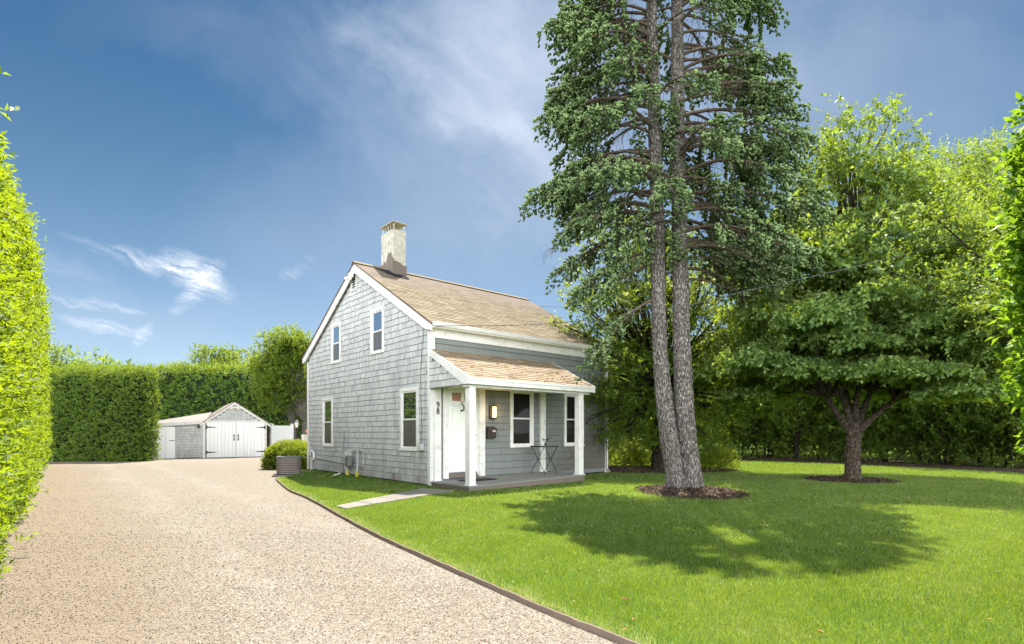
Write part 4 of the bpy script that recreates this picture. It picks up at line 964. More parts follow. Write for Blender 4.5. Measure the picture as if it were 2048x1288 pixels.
# ---- tall privet hedge on the left (local x along the hedge away from the camera, local y = inwards from the face)
def privet_left():
    rg = np.random.default_rng(101)
    d = np.array((-12.9, 15.5)); d = d/np.linalg.norm(d); nrm = np.array((d[1], -d[0])); o0 = np.array((-3.95, 4.27))-nrm*.16  # faces the drive
    yaw = math.atan2(d[1], d[0])
    root = empty('privet_hedge', (o0[0], o0[1], 0), yaw, 'very tall bright green privet hedge along the left side of the driveway', 'hedge')
    # local: x along, y = -outward
    def top(x): return np.interp(x, [-4, 0, 3.2, 6, 12, 18, 20.5], [3.0, 3.55, 4.1, 4.5, 5.0, 5.3, 5.2])
    Lx = 20.2
    parts = []
    def face(x0, x1, dens, ll, lw, nl, sl_):
        n = int((x1-x0)*4.9*dens); x = x0+(x1-x0)*rg.random(n); z = .02+rg.random(n)*np.where(x < .8, .96, 1.0)*top(x)
        P = np.stack([x, np.zeros(n), z], 1)
        b = blob_noise(P*np.array([1, 1, 1.2]), 1.6, 5)*.10+blob_noise(P, 5, 9)*.05
        depth = (rg.random(n)**1.2)*.42
        P[:, 1] = -b+depth-.05+.12*np.clip(1-z/.9, 0, 1)
        Dr = np.stack([rg.normal(size=n)*.5-.15, -np.ones(n)*.9+rg.normal(size=n)*.3, .45+rg.normal(size=n)*.45], 1)
        parts.append(shoots(rg, P, Dr, nl, sl_, ll, lw, .9, .5))
    face(-2.6, 1.2, 200, .062, .026, 7, .13)
    face(1.2, 4.5, 230, .064, .027, 7, .13)
    face(4.5, 9, 150, .072, .031, 7, .14)
    face(9, Lx, 70, .092, .042, 7, .17)
    # top and the far end, with loose shoots
    n = 4600; x = .2+(Lx-.2)*rg.random(n); y = rg.random(n)*1.5-.05
    P = np.stack([x, y, top(x)-.12+rg.normal(size=n)*.07+blob_noise(np.stack([x, y, x*0], 1), 1.3, 3)*.16], 1)
    parts.append(shoots(rg, P, np.stack([rg.normal(size=n)*.4, rg.normal(size=n)*.4-.1, np.ones(n)], 1), 8, .19, .07, .032, .8, .4))
    n = 1500; P = np.stack([Lx+rg.normal(size=n)*.10, rg.random(n)*1.6, rg.random(n)*5.3], 1)
    parts.append(shoots(rg, P, np.stack([np.ones(n), rg.normal(size=n)*.4, .3+rg.normal(size=n)*.4], 1), 7, .22, .10, .05, 1, .4))
    n = 80; x = 1.5+(Lx-1.5)*rg.random(n); P = np.stack([x, -.12+.1*rg.random(n), top(x)*(.04+.94*rg.random(n))], 1)   # long stray shoots
    parts.append(shoots(rg, P, np.stack([rg.normal(size=n)*.4, -np.ones(n), .5+rg.normal(size=n)*.6], 1), 10, .24, .062, .028, .8, .4))
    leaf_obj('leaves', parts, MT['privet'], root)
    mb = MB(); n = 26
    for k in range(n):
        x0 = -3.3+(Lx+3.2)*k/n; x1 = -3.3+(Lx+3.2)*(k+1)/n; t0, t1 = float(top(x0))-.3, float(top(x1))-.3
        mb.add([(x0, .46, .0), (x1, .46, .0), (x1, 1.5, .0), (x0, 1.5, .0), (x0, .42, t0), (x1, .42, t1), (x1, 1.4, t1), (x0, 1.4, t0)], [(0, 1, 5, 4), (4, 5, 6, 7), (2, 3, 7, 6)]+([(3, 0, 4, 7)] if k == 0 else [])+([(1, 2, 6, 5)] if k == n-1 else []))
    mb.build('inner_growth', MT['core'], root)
privet_left()
# ---- right-hand foreground hedge
def privet_right():
    rg = np.random.default_rng(103)
    root = empty('privet_hedge', (3.62, 0, 0), 0, 'bright green large leaved hedge at the right edge of the photo close to the camera', 'hedge')
    parts = []
    def fx(z): return np.interp(z, [0, .55, 1.05, 1.5, 2.5, 3.2, 3.7], [.75, .60, .22, .02, -.05, .0, .12])
    n = 2700; z = 3.65*rg.random(n)**.85; y = .2+3.6*rg.random(n); P = np.stack([fx(z)+rg.random(n)**1.5*.25, y, z], 1); P[:, 0] += blob_noise(P, 2.3, 8)*.07
    parts.append(shoots(rg, P, np.stack([-np.ones(n), rg.normal(size=n)*.5+.1, .4+rg.normal(size=n)*.4], 1), 8, .17, .078, .034, .85, .4))
    n = 2200; z = 3.65*rg.random(n)**.8; P = np.stack([fx(z)+rg.random(n)*1.0, 3.75+rg.normal(size=n)*.06, z], 1)
    parts.append(shoots(rg, P, np.stack([-.35+rg.normal(size=n)*.4, np.ones(n), .35+rg.normal(size=n)*.4], 1), 8, .16, .078, .034, .85, .4))
    n = 900; P = np.stack([.1+rg.random(n)*1.3, .2+3.6*rg.random(n), 3.62+rg.normal(size=n)*.08], 1)
    parts.append(shoots(rg, P, np.stack([rg.normal(size=n)*.4-.1, rg.normal(size=n)*.4, np.ones(n)], 1), 9, .26, .075, .034, .8, .4))
    leaf_obj('leaves', parts, MT['privet2'], root)
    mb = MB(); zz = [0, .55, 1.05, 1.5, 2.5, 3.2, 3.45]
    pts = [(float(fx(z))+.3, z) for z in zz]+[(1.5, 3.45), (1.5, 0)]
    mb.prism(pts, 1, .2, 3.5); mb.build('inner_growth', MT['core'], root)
privet_right()
# ---- arborvitae hedges
def flat_sprays(rg, P, Dr, ll, lw, nl=5, slen=.2, droop=-.2):
    return shoots(rg, P, Dr, nl, slen, ll, lw, .75, droop)
def arbor(name, loc, yaw, lx, ly, top, dens, label, seed, right_face=True, ls=1.0, left_face=False, wav=.1):
    rg = np.random.default_rng(seed); root = empty(name, loc, yaw, label, 'hedge'); parts = []
    tf = top if callable(top) else (lambda x: top+0*x)
    n = int(lx*4*dens); x = rg.random(n)*lx; z = rg.random(n)*tf(x); P = np.stack([x, np.zeros(n), z], 1)
    P[:, 1] = -blob_noise(P, 1.5, seed)*wav-blob_noise(P, 5, seed)*.04+rg.random(n)**1.7*.22
    parts.append(flat_sprays(rg, P, np.stack([rg.normal(size=n)*.55, -np.ones(n), .15+rg.normal(size=n)*.5], 1), .085*ls, .045*ls, 6, .2*ls, .15))
    for fl_, xx, sg in ((right_face, lx, 1), (left_face, 0, -1)):
        if fl_:
            n = int(ly*4.2*dens); P = np.stack([np.zeros(n), rg.random(n)*ly, rg.random(n)*float(tf(np.array(xx)))], 1); P[:, 0] = xx+sg*(blob_noise(P, 2, seed+3)*.12-rg.random(n)**1.7*.2)
            parts.append(flat_sprays(rg, P, np.stack([np.ones(n)*sg, rg.normal(size=n)*.5, .2+rg.normal(size=n)*.5], 1), .095*ls, .05*ls, 6, .22*ls, .15))
    n = int(lx*ly*dens*.9); x = rg.random(n)*lx; y = rg.random(n)*ly; P = np.stack([x, y, x], 1); P[:, 2] = tf(x)+blob_noise(np.stack([x, y, x*0], 1), 2.0, seed)*wav*.9-.05+rg.normal(size=n)*.05
    parts.append(flat_sprays(rg, P, np.stack([rg.normal(size=n)*.5, rg.normal(size=n)*.5-.2, np.ones(n)], 1), .09*ls, .045*ls, 6, .26*ls, .2))
    leaf_obj('foliage', parts, MT['arbor'], root)
    mb = MB(); k_ = 12
    for k in range(k_):
        x0 = .12+(lx-.24)*k/k_; x1 = .12+(lx-.24)*(k+1)/k_; t0, t1 = float(tf(np.array(x0)))-.18, float(tf(np.array(x1)))-.18
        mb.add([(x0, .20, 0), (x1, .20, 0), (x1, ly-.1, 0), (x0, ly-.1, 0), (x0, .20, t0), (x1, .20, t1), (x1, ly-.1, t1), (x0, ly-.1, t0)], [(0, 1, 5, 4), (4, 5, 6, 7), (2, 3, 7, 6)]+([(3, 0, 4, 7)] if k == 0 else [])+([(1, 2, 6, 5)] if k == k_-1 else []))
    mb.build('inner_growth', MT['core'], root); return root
arbor('arborvitae_hedge', (-21.2, 23.7, 0), .03, 5.0, 1.0, lambda x: 3.93+0*x, 190, 'square clipped dark green hedge block left of the garage', 201)
arbor('arborvitae_hedge', (-36, 38.2, 0), 0, 24.5, 2.0, lambda x: np.interp(x, [0, 8, 24.5], [5.9, 5.65, 5.55]), 58, 'long tall dark green hedge running behind the garage', 202, ls=1.7, wav=.2)

# ---- generic branching tree
def limb(mb, p0, p1, r0, r1, rg, bend=.12, seg=7, n=6, sagz=0.0):
    p0 = np.array(p0, float); p1 = np.array(p1, float); L_ = np.linalg.norm(p1-p0); off = rg.normal(size=3)*bend*L_; pts = []
    for k in range(n+1):
        t = k/n; pts.append(tuple(p0+(p1-p0)*t+off*math.sin(math.pi*t)*.6+np.array((0, 0, sagz*math.sin(math.pi*t)))+rg.normal(size=3)*.008*L_*(0 < k < n)))
    mb.tube(pts, [r0+(r1-r0)*k/n for k in range(n+1)], seg, caps=False); return pts
def make_tree(name, loc, label, group, clus, trunk_h, trunk_r, leaf, bark, leafmat, seed, nl=7, slen=.28, dens=22, forks=5, up=.35, stems=None, cat='tree', twigs=2, shell=.35, kind_parts=('crown', 'trunk')):
    rg = np.random.default_rng(seed); root = empty(name, loc, 0, label, cat, group)
    V = clumps(rg, clus, leaf, nl, slen, dens, up, shell)
    np_obj(kind_parts[0], V[0], V[1], MT[leafmat], root, V[2])
    mb = MB(); stems = stems or [(0, 0)]
    for sx, sy in stems:
        top_ = (sx*1.3+rg.normal()*.05, sy*1.3+rg.normal()*.05, trunk_h)
        limb(mb, (sx*.6, sy*.6, -.1), top_, trunk_r*1.25, trunk_r*.8, rg, .04, 10)
        cl = sorted(clus, key=lambda c: (c[0]-sx*3)**2+(c[1]-sy*3)**2+.3*(c[2]-trunk_h)**2)
        for c in (clus if len(stems) == 1 else cl[:max(3, 2*len(clus)//len(stems))]):
            hub = (top_[0]*.7+c[0]*.25, top_[1]*.7+c[1]*.25, trunk_h+.35*(c[2]-trunk_h))
            r = trunk_r*.38; limb(mb, top_, hub, r, r*.7, rg, .08, 6, 4); limb(mb, hub, c[:3], r*.7, r*.25, rg, .1, 5, 5)
            for _ in range(twigs):
                e = np.array(c[:3])+rg.normal(size=3)*np.array(c[3:])*.5; limb(mb, c[:3], e, r*.25, .006, rg, .12, 4, 3)
    mb.build(kind_parts[1], MT[bark], root); return root
def auto_clus(rg, c, rad, n, size, flat=.75, zmin=None):
    out = []; c = np.array(c, float); rad = np.array(rad, float)
    for k in range(n):
        d = rg.normal(size=3); d /= np.linalg.norm(d); q = .35+.6*rg.random()**.6
        p = c+d*rad*q; s = size*(.7+.6*rg.random())
        if zmin is not None: p[2] = max(p[2], zmin)
        out.append((p[0], p[1], p[2], s, s, s*flat))
    return out
def copy_tree(o, loc, rz, sc, label, group=None):
    c = o.copy(); COL.objects.link(c); c.location = loc; c.rotation_euler = (0, 0, rz); c.scale = sc; c['label'] = label
    if group: c['group'] = group
    for ch in list(o.children):
        d = ch.copy(); COL.objects.link(d); d.parent = c
    return c
rg = np.random.default_rng(55)
# tree behind the house on the left (two trunks)
bx, by, _ = at(594, 863.6, 33.0)
cl = auto_clus(rg, (-.75, 0, 5.0), (1.85, 1.7, 2.55), 48, .85, .8)
make_tree('small_tree', (bx, by, 0), 'rounded green tree with two pale trunks behind the lantern post', None, cl, 1.9, .20, (.13, .07), 'pale_bark', 'maple', 61, 7, .26, 20, stems=[(-.25, 0), (.3, .1)])
bx, by, _ = at(436, 863.6, 46)
cl = auto_clus(rg, (0, 0, 6.2), (2.7, 2.2, 2.1), 26, 1.0, .7)
make_tree('garden_tree', (bx, by, 0), 'light green spreading treetop rising behind the long hedge', None, cl, 3.5, .2, (.19, .10), 'grey_bark', 'maple', 62, 7, .4, 9)
bx, by, _ = at(512, 863.6, 44)
cl = auto_clus(rg, (0, 0, 5.2), (1.6, 1.6, 1.7), 12, .9, .7)
make_tree('garden_tree', (bx, by, 0), 'low pale green treetop just left of the rounded tree', None, cl, 3, .15, (.18, .10), 'grey_bark', 'maple', 63, 7, .4, 9)
bx, by, _ = at(112, 863.6, 32)
cl = auto_clus(rg, (0, 0, 4.9), (1.5, 1.5, 1.5), 14, .75, .7)
make_tree('evergreen_tree', (bx, by, 0), 'dark green treetop between the privet hedge and the clipped hedge', None, cl, 2.5, .15, (.12, .06), 'dark_bark', 'holly', 64, 7, .3, 14)
# clipped shrub by the air conditioner
def clipped():
    rg = np.random.default_rng(66); root = empty('clipped_shrub', (-7.85, 19.35, 0), 0, 'rounded clipped shrub with yellow green tips beside the air conditioner', 'shrub')
    n = 5200; d = unit(rg.normal(size=(n, 3))); d[:, 2] = np.abs(d[:, 2])*1.0; sq = np.sign(d)*np.abs(d)**.75
    P = sq*np.array((.80, .85, .78))*(.72+.28*rg.random((n, 1))**.5); P[:, 2] = P[:, 2]*1.12+.03; P += d*blob_noise(P, 4, 3)[:, None]*.05
    V1 = shoots(rg, P, d+rg.normal(size=P.shape)*.4, 6, .12, .055, .03, 1, .4)
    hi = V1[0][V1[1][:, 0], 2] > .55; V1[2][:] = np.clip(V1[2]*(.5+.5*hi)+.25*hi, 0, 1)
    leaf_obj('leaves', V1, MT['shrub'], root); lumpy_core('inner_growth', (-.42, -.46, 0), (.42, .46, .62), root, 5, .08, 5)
clipped()

# ---- the big spruce
SX, SY = 3.80, 12.2
def P_(u, v, D): return np.array(at(u, v, D))
spr = empty('spruce_tree', (SX, SY, 0), 0, 'tall blue green spruce with two grey trunks standing in a round mulch bed', 'tree')
def trunk_mesh(name, path, radii, mat, seed, seg=22, flare=None):
    rg = np.random.default_rng(seed); P = smooth_poly(path, 16); r = np.interp(np.linspace(0, 1, len(P)), np.linspace(0, 1, len(radii)), radii)
    V = []; 
    for i, p in enumerate(P):
        for k in range(seg):
            a = 2*math.pi*k/seg; q = np.array([[math.cos(a)*1.0, math.sin(a)*1.0, p[2]*1.6]])
            rr = r[i]*(1+.06*blob_noise(q, 3.0, seed)[0]+.03*blob_noise(q, 9, seed+5)[0]+.014*rg.normal())
            if flare is not None: rr += flare*math.exp(-p[2]/.16)*(.5+.5*math.sin(4*a+seed))
            V.append((p[0]+rr*math.cos(a), p[1]+rr*math.sin(a), p[2]))
    Fc = [(i*seg+k, i*seg+(k+1) % seg, (i+1)*seg+(k+1) % seg, (i+1)*seg+k) for i in range(len(P)-1) for k in range(seg)]
    return np_obj(name, V, Fc, mat, spr, None, True)
o_ = np.array((SX, SY, 0))
T1 = [P_(1352, 985, SY-.02)-o_, P_(1349, 945, SY)-o_, P_(1334, 847, SY)-o_, P_(1320, 698, SY+.02)-o_, P_(1316, 550, SY)-o_, P_(1313, 400, SY-.02)-o_, P_(1308, 200, SY)-o_, P_(1303, 0, SY)-o_, np.array((-.62, 0, 14.2)), np.array((-.6, 0, 15.8))]
T2 = [P_(1383, 985, SY+.02)-o_, P_(1382, 945, SY)-o_, P_(1371, 847, SY+.04)-o_, P_(1364, 698, SY+.1)-o_, P_(1361, 550, SY+.1)-o_, P_(1358, 400, SY+.08)-o_, P_(1355, 200, SY)-o_, P_(1354, 0, SY)-o_, np.array((-.08, .1, 14.5)), np.array((-.05, .1, 16.3))]
for T in (T1, T2): T[0][2] = -.08
trunk_mesh('trunk', T1, [.235, .205, .195, .165, .155, .150, .14, .115, .06, .015], MT['spruce_bark'], 1, flare=.09)
trunk_mesh('trunk', T2, [.25, .225, .215, .195, .175, .165, .15, .125, .065, .015], MT['spruce_bark'], 2, flare=.09)
def spruce_crown():
    rg = np.random.default_rng(777); twig = MB(); sP, sA, sL, sR = [], [], [], []
    limbs = MB()
    def bough(start, az, Lb, rise, droop, dens=1.0, bare=0.0, fol0=.38, tw=1.0):
        n = 9; dr = np.array((math.cos(az), math.sin(az), 0)); side = np.array((-dr[1], dr[0], 0)); pts = []; sw = rg.normal()*.12
        for k in range(n+1):
            t = k/n; pts.append(start+dr*Lb*t*(1-.08*t)+side*Lb*sw*t*t+np.array((0, 0, Lb*(rise*t-droop*t*t+.16*max(0, t-.7)))))
        r0 = .012+.013*Lb; limbs.tube([tuple(p) for p in pts], [r0*(1-.85*k/n) for k in range(n+1)], 6, caps=False)
        P = np.array(pts); nt = int(Lb*9*tw)
        for j in range(nt):
            t = .18+.82*(j+rg.random())/nt; i = min(int(t*n), n-1); f = t*n-i; b = P[i]*(1-f)+P[i+1]*f
            s = rg.choice((-1, 1)); ang = .75+.35*rg.normal(); 
            L2 = (.22+.34*Lb*(1-t)*.55)*(.6+.7*rg.random())+.12
            d2 = dr*math.cos(ang)+side*s*math.sin(ang)+np.array((0, 0, -.22-.5*rg.random()*(1 if t < .8 else .3)))
            d2 /= np.linalg.norm(d2); e = b+d2*L2+np.array((0, 0, -.12*L2)); m = b+d2*L2*.5+np.array((0, 0, .03))
            live = t > fol0+.14*rg.normal() and rg.random() > bare
            limbs.tube([tuple(b), tuple(m), tuple(e)], [.007, .005, .003], 3, caps=False)
            if not live:
                if rg.random() < .45:   # dead hanging twiglets
                    for _ in range(3):
                        q = b+(e-b)*rg.random(); limbs.tube([tuple(q), tuple(q+np.array((rg.normal()*.06, rg.normal()*.06, -.12-.15*rg.random())))], [.004, .002], 3, caps=False)
                continue
            ns = int((8+L2*40)*dens)
            q = rg.random(ns)**.75; q[:2] = 1
            pp = b+(e-b)*q[:, None]+np.array((0, 0, .04))*np.sin(q*math.pi)[:, None]
            aa = d2*.9+unit(rg.normal(size=(ns, 3)))*.75; aa[:, 2] += .18
            # short side hangers give the curtain look
            hang = rg.random(ns) < .42; pp[hang, 2] -= .05+.26*rg.random(hang.sum()); aa[hang, 2] -= .9
            sP.append(pp); sA.append(aa); sL.append(.055+.06*rg.random(ns)**1.3); sR.append(np.clip(.40+.22*rg.normal(size=ns)+.25*(q > .7)-.3*hang, 0, 1))
    def rad(z): return np.interp(z, [4.6, 5.5, 6.2, 7.5, 9, 11, 13, 15, 16.4], [1.6, 2.1, 2.9, 3.1, 2.95, 2.85, 2.2, 1.2, .2])
    def rl(z): return np.interp(z, [5.6, 6.4, 7.2, 9, 11, 13, 15, 16], [1.7, 2.5, 2.65, 2.55, 2.4, 1.9, 1.0, .3])
    def rr_(z): return np.interp(z, [5.2, 6.0, 7.2, 8.6, 9.4, 11, 13, 15, 16.3], [2.2, 2.7, 3.0, 2.95, 2.4, 2.3, 1.8, 1.0, .3])
    for T, half, cnt, zlo in ((T1, math.pi, 92, 6.3), (T2, 0, 90, 5.6)):
        Tz = np.array([p[2] for p in T]); Tx = np.array([p[0] for p in T]); Ty = np.array([p[1] for p in T])
        for k in range(cnt):
            z = zlo+(16.0-zlo)*((k+rg.random())/cnt)**1.08
            sidew = rg.random() < .72
            az = half+rg.normal()*.62 if sidew else rg.random()*2*math.pi
            out = math.cos(az-half)
            R = float((rl if half else rr_)(z))*(.84+.2*rg.random())*(1.0 if out > .5 else .8)
            st = np.array((np.interp(z, Tz, Tx), np.interp(z, Tz, Ty), z-.10*R))
            bough(st, az, R*.96, .34 if z > 6.5 else .2, .52+.25*rg.random(), 1.3, .13, .44+.16*rg.random(), 1.1)
    # particular low boughs seen in the photograph
    def zb(T, z): Tz = [p[2] for p in T]; return np.array((np.interp(z, Tz, [p[0] for p in T]), np.interp(z, Tz, [p[1] for p in T]), z))
    bough(zb(T1, 5.3), math.pi*1.02, 2.0, .05, .62, 1.2, .0, .25, 1.5)     # drooping left, in front of the holly
    bough(zb(T1, 5.05), math.pi*1.10, 1.55, -.1, .5, 1.0, .2, .4, 1.1)
    bough(zb(T1, 4.3), math.pi*1.05, 1.75, -.30, .62, 1.1, .1, .45, 1.2)
    bough(zb(T1, 5.9), math.pi*1.0, 2.6, .18, .45, .5, .75, .75, .8)      # mostly bare tip
    bough(zb(T1, 5.7), math.pi*.96, 2.55, .16, .5, .9, .45, .70, .8)
    bough(zb(T2, 5.2), -.15, 2.3, .12, .5, .9, .3, .5, 1.1); bough(zb(T2, 5.6), .1, 2.7, .15, .42, 1.0, .2, .45, 1.2)
    bough(zb(T2, 5.0), .25, 2.2, .1, .35, .7, .4, .5, 1.1); bough(zb(T2, 5.4), -.6, 1.9, .2, .6, .8, .2, .4, 1.1)
    bough(zb(T2, 5.9), .05, 3.1, .12, .42, 1.2, .1, .35, 1.3); bough(zb(T2, 6.6), -.2, 3.1, .2, .45, 1.3, .1, .35, 1.3); bough(zb(T2, 6.1), .45, 2.8, .12, .42, 1.2, .1, .35, 1.3); bough(zb(T1, 7.3), 3.3, 3.0, .3, .65, 1.4, .0, .35, 1.3); bough(zb(T1, 8.6), 3.2, 2.7, .35, .6, 1.4, .0, .35, 1.3); bough(zb(T1, 10.2), 3.3, 2.6, .4, .6, 1.4, .0, .35, 1.3)
    bough(zb(T2, 4.75), .05, 1.5, .1, .35, .5, .6, .6, .9); bough(zb(T2, 4.9), 2.9, 1.0, .1, .3, .5, .5, .5, .8)
    # foliage hugging the trunks
    for T, n, lo, hi in ((T1, 900, 5.0, 8.6), (T2, 300, 5.1, 6.2), (T2, 500, 6.8, 8.6), (T1, 500, 9, 12)):
        for _ in range(n//18):
            b = zb(T, lo+(hi-lo)*rg.random()); a = rg.random()*6.28; ns = 18
            q = rg.random((ns, 1)); c = b+np.array((math.cos(a)*.35, math.sin(a)*.35, -.05))
            sP.append(c+rg.normal(size=(ns, 3))*.10); A = rg.normal(size=(ns, 3))*.6+np.array((math.cos(a), math.sin(a), -.2)); sA.append(A); sL.append(.07+.05*rg.random(ns)); sR.append(np.clip(.4+.2*rg.normal(size=ns), 0, 1))
    limbs.build('branches', MT['twig'], spr)
    P = np.concatenate(sP); A = unit(np.concatenate(sA)); L_ = np.concatenate(sL); Rn = np.concatenate(sR); n = len(P)
    # every shoot is a little faceted spindle of needles
    X = unit(np.cross(A, rg.normal(size=(n, 3)))); Y = np.cross(A, X); seg = 4; w = (.016+.015*rg.random(n))
    V = np.empty((n, seg*2+2, 3)); V[:, 0] = P; V[:, -1] = P+A*L_[:, None]
    for k in range(seg):
        a = 2*math.pi*k/seg; o = (X*math.cos(a)+Y*math.sin(a))*w[:, None]
        V[:, 1+k] = P+A*(L_*.25)[:, None]+o*(.8+.4*rg.random((n, 1))); a += .5; o = (X*math.cos(a)+Y*math.sin(a))*w[:, None]
        V[:, 1+seg+k] = P+A*(L_*.78)[:, None]+o*(.8+.4*rg.random((n, 1)))
    Fq = []; 
    for k in range(seg):
        k2 = (k+1) % seg; Fq.append((1+k, 1+k2, 1+seg+k2, 1+seg+k)); Fq.append((0, 0, 1+k2, 1+k)); Fq.append((1+seg+k, 1+seg+k2, 2*seg+1, 2*seg+1))
    Fq = [f for f in Fq if len(set(f)) == 4]; tri = []
    for k in range(seg):
        k2 = (k+1) % seg; tri += [(1+k, 1+k2, 1+seg+k2), (1+k, 1+seg+k2, 1+seg+k), (0, 1+k2, 1+k), (1+seg+k, 1+seg+k2, 2*seg+1)]
    tri = np.array(tri); Fa = (tri[None]+(np.arange(n)*(seg*2+2))[:, None, None]).reshape(-1, 3)
    r = np.repeat(Rn, len(tri)); tip = np.tile(np.array([0, .05, -.15, .2]*seg), n); r = np.clip(r+tip, 0, 1)
    np_obj('needles', V.reshape(-1, 3), Fa, MT['needles'], spr, r)
    print('spruce shoots', n)
spruce_crown()

# ---- kousa dogwood on the lawn, layered
def dogwood():
    rg = np.random.default_rng(909); X, Y = 8.98, 14.35
    root = empty('dogwood_tree', (X, Y, 0), 0, 'broad layered dogwood with pale blossom stars in a small mulch ring on the lawn', 'tree')
    mb = MB(); limb(mb, (0, 0, -.05), (.03, 0, 1.42), .205, .17, rg, .01, 12, 8)
    mb.lathe((0, 0, -.02), [(.27, 0), (.235, .08), (.205, .22)], 14)
    forks = [(-.35, .1, 2.5), (.15, -.1, 2.7), (.55, .1, 2.4), (-.05, .35, 2.8), (-.75, -.15, 2.2), (.95, -.2, 2.1)]
    hubs = []
    for f in forks: limb(mb, (.03+f[0]*.12, f[1]*.12, 1.3), f, .10, .06, rg, .06, 8); hubs.append(np.array(f))
    layers = []
    specs = [(2.75, 2.9, 12), (3.15, 3.3, 17), (3.6, 3.35, 22), (4.3, 3.25, 22), (5.0, 3.05, 22), (5.7, 2.8, 20), (6.4, 2.4, 18), (7.1, 2.0, 15), (7.8, 1.6, 12), (8.3, 1.5, 13), (8.8, 1.1, 9), (9.3, .8, 6)]
    for z, R, n in specs:
        for k in range(n):
            a = 2*math.pi*(k+rg.random()*.9)/n; r = R*(.35+.65*rg.random()**.5)
            s = .62+.4*rg.random() if z < 6 else (.45+.3*rg.random() if z < 7.5 else .24+.16*rg.random())
            layers.append((r*math.cos(a)+.1, r*math.sin(a)*.9, z-.22*(r/R)**2*(1 if z < 6 else .3)+(.28 if z < 4 else .5)*rg.normal(), s*(1 if z < 4 else .8), s*.8, (.10 if z < 3.6 else (.20 if z < 4.6 else (.34 if z < 7.5 else .45)))*(.7+.7*rg.random()), a))
    parts = []; bp = []
    for (x, y, z, rx, ry, rz, az) in layers:
        hub = min(hubs, key=lambda h: (h[0]-x*.4)**2+(h[1]-y*.4)**2)
        if z > 4.2: m = np.array((x*.35, y*.35, z-1.2)); limb(mb, hub, m, .05, .035, rg, .06, 5, 5); limb(mb, m, (x, y, z-.05), .03, .010, rg, .08, 4, 4)
        else: limb(mb, hub, (x, y, z-.06), .045, .010, rg, .10, 5, 6, .15)
        n = int((98 if z < 4 else 66)*rx*ry*6.0)
        q = np.sqrt(rg.random(n)); a = rg.random(n)*6.283; P = np.stack([x+rx*q*np.cos(a), y+ry*q*np.sin(a), z+rz*rg.normal(size=n)*.5-.16*q**3], 1)
        P[:, 2] += blob_noise(P, 3, 4)*.06
        Dr = np.stack([np.cos(a)*q+.4*math.cos(az)+rg.normal(size=n)*.4, np.sin(a)*q+.4*math.sin(az)+rg.normal(size=n)*.4, (.15 if z < 4 else .45)-.55*q+rg.normal(size=n)*(.2 if z < 4 else .5)], 1)
        parts.append(shoots(rg, P, Dr, 5, .18, .12, .068, .9, .35 if z > 6 else .15))
        nb_ = int(40*rx*ry*(1.6 if z < 5 else 1.2)); q = np.sqrt(rg.random(nb_)); a = rg.random(nb_)*6.283
        bp.append(np.stack([x+rx*q*np.cos(a), y+ry*q*np.sin(a), z+rz*.9+.05-.16*q**3+blob_noise(np.stack([x+rx*q*np.cos(a), y+ry*q*np.sin(a), z+0*q], 1), 3, 4)*.06], 1))
    leaf_obj('leaves', parts, MT['dogwood'], root)
    B = np.concatenate(bp); n = len(B); V = []; Rr = []
    a0_ = rg.random(n)*6.28; qs = []
    for k in range(4):
        a = a0_+k*math.pi/2; A = np.stack([np.cos(a), np.sin(a), .25+0*a+rg.normal(size=n)*.15], 1)
        qs.append((*leaf_quads(B, A, np.tile((0, 0, 1.), (n, 1)), .075+.02*rg.random(n), .042+0*a, .15), np.clip(.5+.3*rg.normal(size=n), 0, 1)))
    leaf_obj('blossoms', qs, MT['bract'], root)
    mb.build('trunk', MT['grey_bark'], root)
dogwood()

